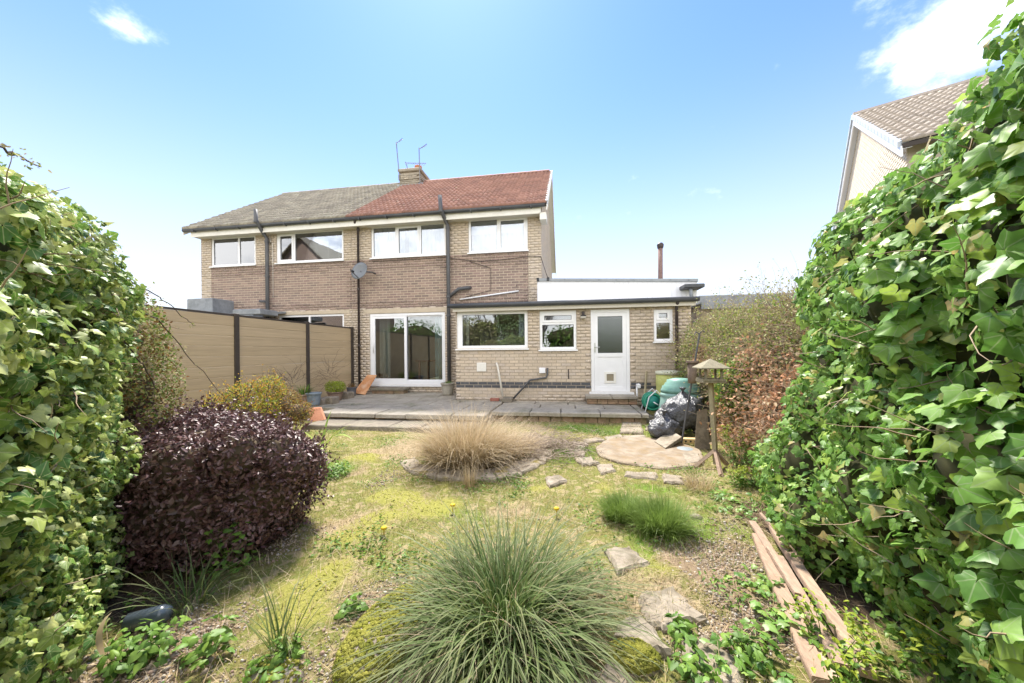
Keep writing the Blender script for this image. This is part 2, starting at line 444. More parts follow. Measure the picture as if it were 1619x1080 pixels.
TILE_G = M('lichen_grey_tile', [(.26, .235, .19), (.33, .30, .24), (.23, .205, .17), (.37, .335, .26)], by='rnd', rough=.9, var=.25, vscale=18, bump=.3, bscale=120, dirt=((.15, .125, .10), 3, .5, .75, .5))
TILE_N = M('brown_grey_tile', [(.34, .29, .24), (.41, .35, .29), (.31, .265, .22)], by='rnd', rough=.85, var=.2, vscale=18, bump=.2, bscale=120)
FELTD = M('roof_underlay', [(.06, .05, .045)], rough=.95, var=0)
STACK = M('weathered_stack_brick', [(.36, .31, .24), (.28, .245, .19), (.42, .36, .27)], by='rnd', rough=.9, var=.25, vscale=10, bump=.3, bscale=80)
TERRA = M('terracotta', [(.46, .19, .10), (.54, .25, .14)], rough=.8, var=.15)
STEEL = M('aerial_metal', [(.20, .19, .18)], rough=.5, metal=.6, var=.1)
DISH = M('grey_dish', [(.15, .16, .17), (.20, .21, .22)], rough=.5, var=.08)
WOODFENCE = M('composite_board', [(0.472, 0.356, 0.216), (0.531, 0.407, 0.254), (0.496, 0.379, 0.232)], by='rnd', rough=.75, var=.12, vscale=16, stretch=(1, .12, 3.5), bump=.15, bscale=90, dirt=((.24, .19, .11), 1.2, .5, .75, .4))
POST = M('dark_brown_post', [(.055, .045, .037), (.075, .06, .05)], rough=.6, var=.1)
GLASS = glass_mat('window_glass')
GLASS_UP = glass_mat('upper_window_glass', (.85, .89, .91), 2.4, .12)
FROST = glass_mat('obscure_glass', (.55, .6, .58), 1.6, .05, .25)
DARK = M('interior_plaster', [(0.480, 0.416, 0.352), (0.576, 0.496, 0.432)], rough=.9, var=.1)
CARPET = M('interior_carpet', [(.20, .12, .10), (.25, .16, .13)], rough=1, var=.1)
NET = M('white_blind', [(0.688, 0.721, 0.759), (0.793, 0.811, 0.835)], rough=.8, var=.05, stretch=(1, 1, .05), transl=.25)
BLINDG = M('grey_blind', [(0.607, 0.664, 0.699), (0.726, 0.778, 0.807)], rough=.8, var=.04, transl=.2)
SLAT = M('wood_blind_slat', [(.55, .50, .42), (.62, .57, .49)], rough=.6, var=.06)
CURT_C = M('cream_curtain', [(.66, .62, .52), (.72, .69, .60)], rough=.9, var=.06, transl=.2)
CURT_T = M('pale_teal_curtain', [(.33, .47, .47), (.42, .55, .54)], rough=.9, var=.06, transl=.2)
TABLEW = M('red_brown_wood', [(.22, .09, .055), (.28, .12, .07)], rough=.4, var=.15, stretch=(1, 6, 6))
CHROME = M('brushed_metal', [(.62, .62, .60)], rough=.3, metal=.9, var=.05)
BLACKP = M('black_plastic', [(.03, .03, .032)], rough=.4, var=.1)
CONC = M('patio_concrete', [(.26, .23, .185), (.35, .31, .25), (.40, .36, .29)], rough=.9, scale=2.2, var=.2, vscale=22, bump=.35, bscale=70, bdist=.008, dirt=((.11, .115, .05), 1.9, .52, .72, .65))
CONC_E = M('step_edge_concrete', [(.17, .145, .11), (.25, .215, .17)], rough=.92, scale=3, var=.25, vscale=18, bump=.5, bscale=60, bdist=.01, dirt=((.09, .10, .045), 3, .5, .7, .6))
RISER = M('riser_brick', [(.34, .28, .18), (.42, .33, .21), (.46, .28, .12), (.30, .26, .19)], by='rnd', rough=.9, var=.2, vscale=20, bump=.4, bscale=80)
RISER_R = M('mossy_riser_brick', [(.26, .16, .10), (.32, .22, .14), (.24, .18, .12)], by='rnd', rough=.9, var=.25, vscale=14, bump=.4, bscale=80, dirt=((.13, .14, .05), 4, .5, .7, .6))
STONE = M('stepping_stone', [(.20, .165, .12), (.27, .225, .17), (.31, .27, .21)], rough=.92, scale=5, var=.22, vscale=35, bump=.5, bscale=90, bdist=.008, dirt=((.09, .075, .04), 6, .5, .7, .75))
PADC = M('stained_round_pad', [(0.195, 0.154, 0.107), (0.275, 0.225, 0.165), (0.217, 0.167, 0.114), (0.310, 0.266, 0.205)], rough=.9, scale=2.6, var=.2, vscale=14, bump=.3, bscale=50, dirt=((.17, .105, .035), 3.5, .46, .7, .8))
MOSS = M('yellow_green_moss', [(.17, .19, .03), (.27, .27, .045), (.35, .33, .07), (.13, .16, .025)], rough=1, scale=9, var=.35, vscale=70, bump=1.0, bscale=130, bdist=.02, spec=.1)

# ------------------------------------------------------------------ walls of real bricks
BRL, BRH = .225, .075
def brick_mesh(L=BRL, H=BRH, d=.03):
    g = .0055
    m = MB(); x0, x1, z0, z1 = g, L - g, g, H - g; b = .003
    m.add([(x0, d, z0), (x1, d, z0), (x1, d, z1), (x0, d, z1), (x0 + b, 0, z0 + b), (x1 - b, 0, z0 + b), (x1 - b, 0, z1 - b), (x0 + b, 0, z1 - b)],
          [(4, 5, 6, 7), (0, 1, 5, 4), (1, 2, 6, 5), (2, 3, 7, 6), (3, 0, 4, 7)], 0.0)
    return m.mesh('brick')
_BT = np.array([(0.0, 1, 0.0), (1, 1, 0), (1, 1, 1), (0, 1, 1), (0, 0, 0), (1, 0, 0), (1, 0, 1), (0, 0, 1)]); _BF = np.array([(4, 5, 6, 7), (0, 1, 5, 4), (1, 2, 6, 5), (2, 3, 7, 6), (3, 0, 4, 7)])
def courses(x0, x1, z0, z1, holes=(), shape=None, off=0):
    """(x, z, length, full) of every brick in stretcher bond, clipped at the holes; holes are (x0,x1,z0,z1)"""
    out = []; nrow = int(math.ceil((z1 - z0) / BRH - .2))
    for i in range(nrow):
        z = z0 + i * BRH; zc = z + BRH / 2
        a, b = (x0, x1) if shape is None else shape(zc)
        spans = [(a, b)]
        for hx0, hx1, hz0, hz1 in holes:
            if hz0 < zc < hz1:
                spans = [q for s in spans for q in ((s[0], min(s[1], hx0)), (max(s[0], hx1), s[1])) if q[1] - q[0] > .02]
        st = x0 - ((i + off) % 2) * BRL / 2 - BRL
        for s in spans:
            k0 = int(math.floor((s[0] - st) / BRL)); k = k0
            while st + k * BRL < s[1]:
                bx0, bx1 = max(s[0], st + k * BRL), min(s[1], st + (k + 1) * BRL)
                if bx1 - bx0 > .03: out.append((bx0, z, bx1 - bx0, bx1 - bx0 > BRL - 1e-4))
                k += 1
    return out
def lay_bricks(bricks, Y, mats, zone, parent, n_single, pick, tf=None):
    """bricks by material zone; n_single of the whole ones as objects of their own, the rest as one mesh per zone"""
    full = sorted([b for b in bricks if b[3]], key=pick)[:n_single]; chosen = set((b[0], b[1]) for b in full)
    shared = {}
    for b in full:
        z = zone(b[0] + BRL / 2, b[1] + BRH / 2)
        if z not in shared:
            shared[z] = brick_mesh(); shared[z].materials.append(mats[z])
        o = bpy.data.objects.new('brick', shared[z])
        m = Matrix.Translation((b[0], Y + random.uniform(-.0015, .0015), b[1]))
        o.matrix_basis = m if tf is None else tf @ m
        link(o, parent)
    rest = [b for b in bricks if (b[0], b[1]) not in chosen]
    for z in mats:
        rr = [b for b in rest if zone(b[0] + b[2] / 2, b[1] + BRH / 2) == z]
        if not rr: continue
        A = np.array([(b[0] + .0055, Y + random.uniform(-.0015, .0015), b[1] + .0055, b[2] - .011) for b in rr])
        Ms = np.zeros((len(A), 3, 3)); Ms[:, 0, 0] = A[:, 3]; Ms[:, 1, 1] = .03; Ms[:, 2, 2] = BRH - .011
        V, F, at = inst(_BT, _BF, Ms, A[:, :3])
        if tf is not None: V = V @ np.array(tf.to_3x3()).T + np.array(tf.translation)
        o = obj('brickwork', mesh_np('brickwork', V, F, at), mats[z], parent); tag(o, kind='stuff')
def wall_panel(name, mat, parent, x0, x1, z0, z1, Y, holes, thick=.26):
    """mortar-coloured wall with real openings and reveals"""
    xs = sorted({x0, x1, *[h[0] for h in holes], *[h[1] for h in holes]}); zs = sorted({z0, z1, *[h[2] for h in holes], *[h[3] for h in holes]})
    xs = [x for x in xs if x0 <= x <= x1]; zs = [z for z in zs if z0 <= z <= z1]
    solid = {(i, k) for i in range(len(xs) - 1) for k in range(len(zs) - 1)
             if not any(h[0] < (xs[i] + xs[i + 1]) / 2 < h[1] and h[2] < (zs[k] + zs[k + 1]) / 2 < h[3] for h in holes)}
    m = MB(); a, b = Y, Y + thick
    for i, k in solid:
        X0, X1, Z0, Z1 = xs[i], xs[i + 1], zs[k], zs[k + 1]
        m.quad((X0, a, Z0), (X1, a, Z0), (X1, a, Z1), (X0, a, Z1)); m.quad((X1, b, Z0), (X0, b, Z0), (X0, b, Z1), (X1, b, Z1))
        if (i - 1, k) not in solid: m.quad((X0, b, Z0), (X0, a, Z0), (X0, a, Z1), (X0, b, Z1))
        if (i + 1, k) not in solid: m.quad((X1, a, Z0), (X1, b, Z0), (X1, b, Z1), (X1, a, Z1))
        if (i, k - 1) not in solid: m.quad((X0, b, Z0), (X1, b, Z0), (X1, a, Z0), (X0, a, Z0))
        if (i, k + 1) not in solid: m.quad((X0, a, Z1), (X1, a, Z1), (X1, b, Z1), (X0, b, Z1))
    return m.build(name, mat, parent)

def frame_mb(m, x0, x1, z0, z1, y0, y1, w, wb=None):
    wb = w if wb is None else wb
    m.box(x0, x0 + w, y0, y1, z0, z1); m.box(x1 - w, x1, y0, y1, z0, z1)
    m.box(x0 + w, x1 - w, y0, y1, z1 - w, z1); m.box(x0 + w, x1 - w, y0, y1, z0, z0 + wb)
    return m
def window(parent, x0, x1, z0, z1, Y, lights, glass=None, sill=True, fw=.06, rec=.03):
    """lights: list of (x0,x1,z0,z1,opening) in window fractions"""
    y0, y1 = Y + rec, Y + rec + .07
    m = MB(); frame_mb(m, x0, x1, z0, z1, y0, y1, fw)
    f = m.build('window', UPVC, parent)
    ix0, ix1, iz0, iz1 = x0 + fw, x1 - fw, z0 + fw, z1 - fw
    for a, b, c, d, op in lights:
        lx0, lx1 = ix0 + (ix1 - ix0) * a, ix0 + (ix1 - ix0) * b; lz0, lz1 = iz0 + (iz1 - iz0) * c, iz0 + (iz1 - iz0) * d
        if a > 0:
            MB().box(lx0 - .028, lx0 + .028, y0 + .004, y1 - .004, iz0, iz1).build('mullion', UPVC, f)
        if c > 0:
            MB().box(lx0 + (.028 if a > 0 else 0), lx1, y0 + .006, y1 - .006, lz0 - .028, lz0 + .028).build('transom', UPVC, f)
        e = .03
        px0 = lx0 + (e if a > 0 else 0); px1 = lx1 - (e if b < 1 else 0); pz0 = lz0 + (e if c > 0 else 0); pz1 = lz1 - (e if d < 1 else 0)
        if op:
            frame_mb(MB(), px0, px1, pz0, pz1, y0 - .012, y1 - .012, .05).build('sash', UPVC, f)
            px0 += .05; px1 -= .05; pz0 += .05; pz1 -= .05
        # dark rubber gasket and the pane
        frame_mb(MB(), px0, px1, pz0, pz1, y0 + .025, y0 + .035, .008).build('gasket', BLACKP, f)
        MB().box(px0 + .004, px1 - .004, y0 + .03, y0 + .034, pz0 + .004, pz1 - .004).build('pane', glass or GLASS, f)
    if sill:
        m = MB(); m.box(x0 - .03, x1 + .03, Y - .05, Y + rec, z0 - .035, z0 - .003); m.build('sill', UPVC, f)
    return f

# roof tile: double roman profile, two rolls
def tile_mesh(w=.3, l=.36):
    xs = np.linspace(0, w, 13); prof = np.array([0.030 * max(0, math.cos((x / w * 2 - .5) * 2 * math.pi)) ** .7 if math.cos((x / w * 2 - .5) * 2 * math.pi) > 0 else 0 for x in xs])
    V = []; F = []
    for y, dz in ((0, -.006), (0, .042), (l, .004)):
        for x, p in zip(xs, prof): V.append((x, y, (p if dz > -.001 else 0) + dz))
    n = len(xs)
    for r in range(2):
        for i in range(n - 1): F.append((r * n + i, r * n + i + 1, (r + 1) * n + i + 1, (r + 1) * n + i))
    return np.array(V), np.array(F)
def roof_tiles(parent, O, e1, e2, width, slope, mat, n_single, near=lambda i, j: (j, i), w=.3, gauge=.295, limit=None):
    T, F = tile_mesh(w); n = np.cross(e1, e2)
    places = []
    for j in range(int(slope / gauge)):
        for i in range(int(round(width / w))):
            if limit is None or limit(i * w + w / 2, j * gauge): places.append((i, j))
    places.sort(key=lambda q: near(*q))
    me = mesh_np('tile', T, F); me.materials.append(mat)
    Rm = Matrix((( e1[0], e2[0], n[0]), (e1[1], e2[1], n[1]), (e1[2], e2[2], n[2]))).to_4x4()
    Ms, Ps = [], []
    for q, (i, j) in enumerate(places):
        p = O + e1 * (i * w + random.uniform(-.003, .003)) + e2 * (j * gauge - .04 + random.uniform(-.006, .006)) + n * (.02 + random.uniform(0, .005))
        if q < n_single:
            o = bpy.data.objects.new('tile', me); o.matrix_basis = Matrix.Translation([float(c) for c in p]) @ Rm @ Matrix.Rotation(random.uniform(-.008, .008), 4, 'Z')
            link(o, parent)
        else: Ms.append(np.array(Rm.to_3x3())); Ps.append(p)
    if Ps:
        V, FF, at = inst(T, F, np.array(Ms), np.array(Ps)); tag(obj('tiling', mesh_np('tiling', V, FF, at), mat, parent), kind='stuff')

# ------------------------------------------------------------------ the pair of houses
YF, YE = 10.0, 8.45
XL, XM, XR = -11.92, -6.5, -.69
ZP = .20
Z_EAVE = 5.30
hr = thing('semi_detached_house', 'right half of the brick pair, under the red tiled roof', 'house', (-3.6, YF, ZP))
hl = thing('semi_detached_house', 'left half of the brick pair, under the grey lichened tiled roof', 'house', (-9.2, YF, ZP))
def rect(xa, xb, ytop, ybot, Y, xz=None):
    a = onY(xa, ybot, Y); b = onY(xb, ybot, Y); xc = xa if xz is None else xz
    return (a[0], b[0], onY(xc, ybot, Y)[2], onY(xc, ytop, Y)[2])
W1 = rect(334, 404, 371, 422.5, YF); W2 = rect(437, 543, 362, 418, YF); W3 = rect(587, 704.5, 352, 409, YF); W4 = rect(741, 834.5, 340.5, 401, YF)
W1 = (*W1[:2], 4.26, 5.22); W2 = (*W2[:2], 4.26, 5.23); W3 = (*W3[:2], 4.26, 5.23); W4 = (*W4[:2], 4.26, 5.25)
PD = (onY(585.5, 600, YF)[0], onY(704, 600, YF)[0], .42, 2.57)
WL = (onY(440, 500, YF)[0], onY(543.5, 500, YF)[0], 1.1, 2.60)
Z_BR0, Z_BR1 = 2.725, 4.235
BRX0, BRX1 = onY(334, 450, YF)[0], onY(835.5, 450, YF)[0]
Z0W = .125
def zone_main(x, z): return 'brown' if (BRX0 < x < BRX1 and Z_BR0 < z < Z_BR1 + .02) else 'buff'
for H, x0, x1, holes, pick in ((hr, XM, XR, [W3, W4, PD], lambda b: (abs(b[1] - 3.4), b[0])), (hl, XL, XM, [W1, W2, WL], lambda b: (abs(b[1] - 3.4), -b[0]))):
    buff_w = wall_panel('wall', BUFF_M, H, x0, x1, Z0W, Z_EAVE, YF + .009, holes)
    mort = MB(); bx0, bx1 = max(x0, BRX0), min(x1, BRX1)
    mort.quad((bx0, YF + .006, Z_BR0), (bx1, YF + .006, Z_BR0), (bx1, YF + .006, Z_BR1), (bx0, YF + .006, Z_BR1)); mort.build('brown_panel_mortar', BROWN_M, H)
    lint = [h for h in holes if h[3] < 3][0]
    lh = (lint[0] - .2, lint[1] + .2, lint[3] + .01, Z_BR0 - .02)
    MB().box(lh[0], lh[1], YF - .004, YF + .05, lh[2], lh[3]).build('lintel', LINTEL, H)
    br = courses(x0, x1, Z0W, Z_EAVE, holes + [lh, (bx0, bx1, Z_BR0, Z_BR1)]) + [b for b in courses(bx0, bx1, Z_BR0, Z_BR1)]
    lay_bricks(br, YF, {'brown': BROWN, 'buff': BUFF}, zone_main, buff_w, 300, pick)
    for nm, q in (('back_wall', (x0, x1, 17.3, 17.5)), ):
        MB().box(q[0], q[1], q[2], q[3], Z0W, Z_EAVE).build(nm, BUFF_M, H)
    MB().box(x0 + .02, x1 - .02, YF + .27, 17.3, .30, .38).build('ground_floor', CARPET, H)
    MB().box(x0 + .02, x1 - .02, YF + .27, 17.3, 2.75, 2.98).build('first_floor', DARK, H)
    MB().box(x0 + .02, x1 - .02, YF + .27, 17.3, 5.27, 5.32).build('ceiling', DARK, H)
    MB().box(x0 + .02, x1 - .02, YF + 3.7, YF + 3.8, .38, 5.27).build('inner_wall', DARK, H)
MB().box(XM - .06, XM + .06, YF + .27, 17.3, .38, 5.27).build('party_wall', DARK, hr)
# gable ends
YR, ZR = 13.8, 8.33
YB = 2 * YR - YF
PITCH = math.atan2(ZR - 5.42, YR - 9.66)
def gable(x0, x1, parent, single):
    m = MB(); zt = ZR - .12
    m.add([(x0, YF + .27, Z0W), (x0, 17.5, Z0W), (x0, 17.5, Z_EAVE), (x0, YR, zt), (x0, YF + .27, Z_EAVE), (x1, YF + .27, Z0W), (x1, 17.5, Z0W), (x1, 17.5, Z_EAVE), (x1, YR, zt), (x1, YF + .27, Z_EAVE)],
          [(0, 1, 2, 3, 4), (9, 8, 7, 6, 5), (0, 4, 9, 5), (1, 6, 7, 2), (2, 7, 8, 3), (3, 8, 9, 4), (0, 5, 6, 1)])
    g = m.build('gable_wall', BUFF_M, parent)
    if single:      # bricks of the visible gable, laid in the plane x = XR
        tf = Matrix(((0, -1, 0, x1 + .009), (1, 0, 0, 0), (0, 0, 1, 0), (0, 0, 0, 1)))
        sh = lambda z: (YF, 17.5) if z < Z_EAVE else (YF + (z - Z_EAVE) * (YR - YF) / (zt - Z_EAVE), 17.5 - (z - Z_EAVE) * (17.5 - YR) / (zt - Z_EAVE))
        lay_bricks(courses(YF, 17.5, Z0W, zt, (), sh), 0.0, {'buff': BUFF}, lambda x, z: 'buff', g, 0, lambda b: 0, tf)
gable(XR - .26, XR, hr, True); gable(XL, XL + .26, hl, False)
# roofs
e1 = np.array([1., 0, 0]); e2 = np.array([0, math.cos(PITCH), math.sin(PITCH)]); nn_ = np.cross(e1, e2)
SL = (YR - 9.66) / math.cos(PITCH)
XVR, XVL = XR + .18, XL - .25
XSPLIT = XM + .06
for H, x0, x1, mat, near in ((hr, XSPLIT, XVR, TILE_R, lambda i, j: (j, i)), (hl, XVL, XSPLIT, TILE_G, lambda i, j: (j, -i))):
    O = np.array([x0, 9.66, 5.42])
    m = MB()
    m.add([(x0, 9.66, 5.40), (x1, 9.66, 5.40), (x1, YR, ZR), (x0, YR, ZR), (x0, 17.94, 5.40), (x1, 17.94, 5.40), (x0, 9.66, 5.33), (x1, 9.66, 5.33), (x1, YR, ZR - .1), (x0, YR, ZR - .1), (x0, 17.94, 5.33), (x1, 17.94, 5.33)],
          [(0, 1, 2, 3), (3, 2, 5, 4), (7, 6, 9, 8), (8, 9, 10, 11), (0, 6, 7, 1), (4, 5, 11, 10), (1, 7, 8, 2), (2, 8, 11, 5), (0, 3, 9, 6), (3, 4, 10, 9)])
    rf = m.build('roof', FELTD, H)
    cnt = int(round((x1 - x0) / .3)); w = (x1 - x0) / cnt
    roof_tiles(rf, O, e1, e2, x1 - x0, SL, mat, 300, near, w=w)
    # rear slope: one tiled sheet, never seen from the garden
    e2b = np.array([0, -math.cos(PITCH), math.sin(PITCH)])
    roof_tiles(rf, np.array([x1, 17.94, 5.42]), -e1, e2b, x1 - x0, SL, mat, 0, w=w)
    for k in range(int((x1 - x0) / .45) + 1):
        xa = x0 + k * .45; xb = min(xa + .44, x1)
        if xb - xa < .1: continue
        prof = [(.13 * math.cos(t), .11 * math.sin(t)) for t in np.linspace(0, math.pi, 7)]
        r = MB(); r.add([(xa, YR + p[0], ZR + p[1] - .02) for p in prof] + [(xb, YR + p[0], ZR + p[1] - .015) for p in prof], [(i, i + 1, i + 8, i + 7) for i in range(6)] + [tuple(range(7))[::-1], tuple(range(7, 14))])
        r.build('ridge_tile', mat, rf)
    MB().box(x0 + (.005 if H is hr else .2), x1 - (.16 if H is hr else 0), 9.72, 9.74, 5.17, 5.35).build('fascia', FASCIA, H)
    MB().box(x0 + (.0 if H is hr else .22), x1 - (.17 if H is hr else 0), 9.742, YF + .02, 5.19, 5.205).build('soffit', SOFFIT, H)
    g = MB(); g.tube([(x0, 9.66, 5.375), (x1 - (.05 if H is hr else 0), 9.66, 5.375)], .055, 10); go = g.build('gutter', GUTTER, H, True)
    for k in range(7):
        xx = x0 + (x1 - x0) * (k + .5) / 7
        MB().box(xx - .015, xx + .015, 9.6, 9.72, 5.31, 5.38).build('bracket', GUTTER, go)
# barge boards on the right gable and verge
def barge(x0, x1, parent, mat):
    for ya, yb in ((9.66, YR), (17.94, YR)):
        za, zb = 5.40, ZR
        m = MB(); d = .2
        m.add([(x0, ya, za - d + .03), (x1, ya, za - d + .03), (x1, yb, zb - d + .03), (x0, yb, zb - d + .03), (x0, ya, za - .02), (x1, ya, za - .02), (x1, yb, zb - .02), (x0, yb, zb - .02)],
              [(0, 3, 2, 1), (4, 5, 6, 7), (0, 1, 5, 4), (1, 2, 6, 5), (2, 3, 7, 6), (3, 0, 4, 7)])
        m.build('barge_board', mat, parent)
barge(XVR - .005, XVR + .02, hr, FASCIA); barge(XVL - .02, XVL + .005, hl, FASCIA)
for H, xa, xb in ((hr, XR + .001, XVR - .006), (hl, XVL + .006, XL - .001)):      # boards closing the overhang from below
    for y0_, y1_ in ((9.68, YR), (17.92, YR)):
        m = MB(); m.add([(xa, y0_, 5.315), (xb, y0_, 5.315), (xb, y1_, ZR - .125), (xa, y1_, ZR - .125), (xa, y0_, 5.325), (xb, y0_, 5.325), (xb, y1_, ZR - .115), (xa, y1_, ZR - .115)],
            [(0, 3, 2, 1), (4, 5, 6, 7), (0, 1, 5, 4), (1, 2, 6, 5), (2, 3, 7, 6), (3, 0, 4, 7)]); m.build('verge_soffit', FASCIA, H)
for k in range(16):
    t0, t1 = k / 16 * SL, (k + .96) / 16 * SL
    a = np.array([XVR - .06, 9.66, 5.45]) + e2 * t0; b = np.array([XVR - .06, 9.66, 5.45]) + e2 * t1
    MB().add([a, a + [.09, 0, 0], b + [.09, 0, -.01], b + [0, 0, -.01], a + [0, 0, .04], a + [.09, 0, .04], b + [.09, 0, .03], b + [0, 0, .03]],
             [(0, 3, 2, 1), (4, 5, 6, 7), (0, 1, 5, 4), (1, 2, 6, 5), (2, 3, 7, 6), (3, 0, 4, 7)]).build('verge_tile', FELT, hr)
m = MB(); m.box(XR - .01, XVR - .012, 9.72, YF + .15, 5.0, 5.19); m.build('soffit_box_end', FASCIA, hr)

# windows
window(hl, *W1[:2], W1[2], W1[3], YF, [(0, .62, 0, 1, False), (.62, 1, 0, 1, False)], GLASS_UP)
window(hl, *W2[:2], W2[2], W2[3], YF, [(0, .25, 0, 1, True), (.25, 1, 0, 1, False)], GLASS_UP)
window(hl, *WL[:2], WL[2], WL[3], YF, [(0, .47, 0, 1, False), (.47, 1, 0, 1, False)])
window(hr, *W3[:2], W3[2], W3[3], YF, [(0, .33, 0, 1, False), (.33, .67, 0, 1, True), (.67, 1, 0, 1, False)], GLASS_UP)
window(hr, *W4[:2], W4[2], W4[3], YF, [(0, .5, 0, 1, False), (.5, 1, 0, 1, True)], GLASS_UP)
def blind(parent, x0, x1, z0, z1, y, mat, name='blind', amp=.006, n=24):
    xs = np.linspace(x0, x1, n * 4 + 1); m = MB()
    for a, b in zip(xs[:-1], xs[1:]):
        ya, yb = y + amp * math.sin(a * 45), y + amp * math.sin(b * 45)
        m.add([(a, ya, z0), (b, yb, z0), (b, yb, z1), (a, ya, z1), (a, ya + .004, z0), (b, yb + .004, z0), (b, yb + .004, z1), (a, ya + .004, z1)], [(0, 1, 2, 3), (7, 6, 5, 4)])
    return m.build(name, mat, parent)
blind(hl, W1[0], W1[1], W1[2], W1[3], YF + .30, NET)
for k in range(26):
    z = W2[2] + .06 + k * .036
    m = MB(); x0, x1 = W2[0] + .06, W2[1] - .06; m.add([(x0, YF + .20, z - .006), (x1, YF + .20, z - .006), (x1, YF + .232, z + .008), (x0, YF + .232, z + .008), (x0, YF + .20, z - .003), (x1, YF + .20, z - .003), (x1, YF + .232, z + .011), (x0, YF + .232, z + .011)],
        [(0, 3, 2, 1), (4, 5, 6, 7), (0, 1, 5, 4), (1, 2, 6, 5), (2, 3, 7, 6), (3, 0, 4, 7)]); m.build('blind_slat', SLAT, hl)
for fx in (.38, .55, .72, .88):
    x = W2[0] + (W2[1] - W2[0]) * fx; MB().box(x - .012, x + .012, YF + .19, YF + .197, W2[2] + .05, W2[3] - .05).build('blind_tape', SLAT, hl)
blind(hr, W3[0], W3[0] + .95, W3[2], W3[3], YF + .32, NET, 'curtain', .02); blind(hr, W3[0] + 1.0, W3[1], W3[2], W3[3], YF + .5, BLINDG, 'curtain', .004)
blind(hr, W4[0], W4[1], W4[2] + .62, W4[3], YF + .30, NET, 'blind', .001); blind(hr, W4[0], W4[1], W4[2], W4[3], YF + .6, BLINDG, 'curtain', .004)

# patio doors
def patio_door():
    x0, x1, z0, z1 = PD; y0 = YF + .02
    m = MB(); frame_mb(m, x0, x1, z0, z1, y0, y0 + .09, .075, .11); f = m.build('patio_door', UPVC, hr)
    xm = x0 + (x1 - x0) * .475
    frame_mb(MB(), x0 + .075, xm + .04, z0 + .11, z1 - .075, y0 + .012, y0 + .05, .075, .075).build('sliding_panel', UPVC, f)
    frame_mb(MB(), xm - .03, x1 - .075, z0 + .11, z1 - .075, y0 + .052, y0 + .085, .04, .04).build('fixed_panel', UPVC, f)
    MB().box(x0 + .15, xm - .035, y0 + .028, y0 + .034, z0 + .185, z1 - .15).build('pane', GLASS, f)
    MB().box(xm + .01, x1 - .115, y0 + .066, y0 + .072, z0 + .15, z1 - .115).build('pane', GLASS, f)
    h = MB(); h.tube([(x0 + .115, y0 + .01, z0 + .95), (x0 + .115, y0 - .03, z0 + 1.0), (x0 + .115, y0 - .03, z0 + 1.15), (x0 + .115, y0 + .01, z0 + 1.2)], .01, 6); h.build('handle', CHROME, f, True)
    MB().box(x0 - .02, x1 + .02, YF - .05, YF + .02, z0 - .05, z0 - .003).build('sill', UPVC, f)
    blind(hr, x0 + .12, x0 + .48, .39, 2.45, YF + .34, CURT_C, 'curtain', .035); blind(hr, x1 - .42, x1 - .05, .39, 2.45, YF + .32, CURT_T, 'curtain', .03)
patio_door()
t = thing('dining_table', 'red brown dining table seen dimly through the patio doors', 'table', (-4.3, 11.6, .38))
m = MB(); m.bbox(-5.0, -3.7, 11.2, 12.1, 1.08, 1.12, .01); m.build('table_top', TABLEW, t)
for x in (-4.93, -3.78):
    for y in (11.27, 12.02): MB().box(x, x + .06, y, y + .06, .38, 1.08).build('leg', TABLEW, t)

# pipes on the walls
def pipe(parent, name, pts, r, mat, clips=()):
    m = MB(); m.tube(pts, r, 10); o = m.build(name, mat, parent, True)
    for c in clips:
        q = MB(); q.lathe([(r * 1.25, -.03), (r * 1.25, .03)], c, 10); q.build('pipe_collar', mat, o)
    return o
ya = 9.54; yb = 9.90
def pp(x, y, Y): return onY(x, y, Y)
a = pp(404, 331, ya); b = pp(405, 350, ya); c = pp(422, 377, yb); d = np.array([c[0], yb, ZP])
pipe(hl, 'soil_pipe', [a, b, b + [.03, .02, -.06], c + [-.03, -.02, .05], c, d], .055, PIPE, [c - [0, 0, .1], c - [0, 0, 1.2], b])
MB().tube([(c[0], yb, 3.04), (c[0] - .28, yb, 3.06)], .04, 8).build('waste_branch', PIPE, hl, True)
a = pp(695.5, 309, ya); b = pp(697, 333, ya); c = pp(708, 356, yb); d = np.array([c[0], yb, ZP])
pipe(hr, 'soil_pipe', [a, b, b + [.03, .02, -.06], c + [-.03, -.02, .05], c, d], .055, PIPE, [c - [0, 0, .08], b + [0, 0, -.02], np.array([c[0], yb, 3.0]), np.array([c[0], yb, 2.45])])
pipe(hr, 'waste_branch', [(c[0], yb, 2.98), pp(725, 457, yb), pp(739, 455, yb), pp(744, 455, YF + .02)], .05, PIPE, [])
a = pp(560, 344, 9.68); b = pp(561, 352, 9.72); c2 = pp(566, 358, yb); d = np.array([c2[0], yb, ZP])
pipe(hr, 'downpipe', [a, b, c2, d], .036, PIPEB, [c2 - [0, 0, .1], c2 - [0, 0, 1.9], c2 - [0, 0, 3.6]])
pipe(hr, 'overflow_pipe', [pp(727, 473.5, 9.96), pp(820, 460, 9.96)], .022, UPVC)
pipe(hr, 'cable', [pp(588, 413.5, 9.985), pp(640, 411, 9.985), pp(700, 407, 9.985), pp(736, 411, 9.985), pp(760, 413.5, 9.985), pp(790, 411, 9.985), pp(834, 405.5, 9.985), pp(855, 405.5, 9.985)], .007, PIPEB)
pipe(hr, 'cable', [pp(855, 405.5, 9.985), pp(862, 428, 9.95), pp(866, 439, 9.9)], .009, PIPEB)
pipe(hr, 'cable', [pp(742, 413, 9.98), pp(776, 424, 9.98), pp(776, 459, 9.98), pp(735, 470, 9.98)], .008, PIPEB)
pipe(hl, 'cable', [pp(424, 362, 9.97), pp(428, 383, 9.97), pp(431, 384, 9.97), pp(432, 470, 9.97)], .006, FASCIA)
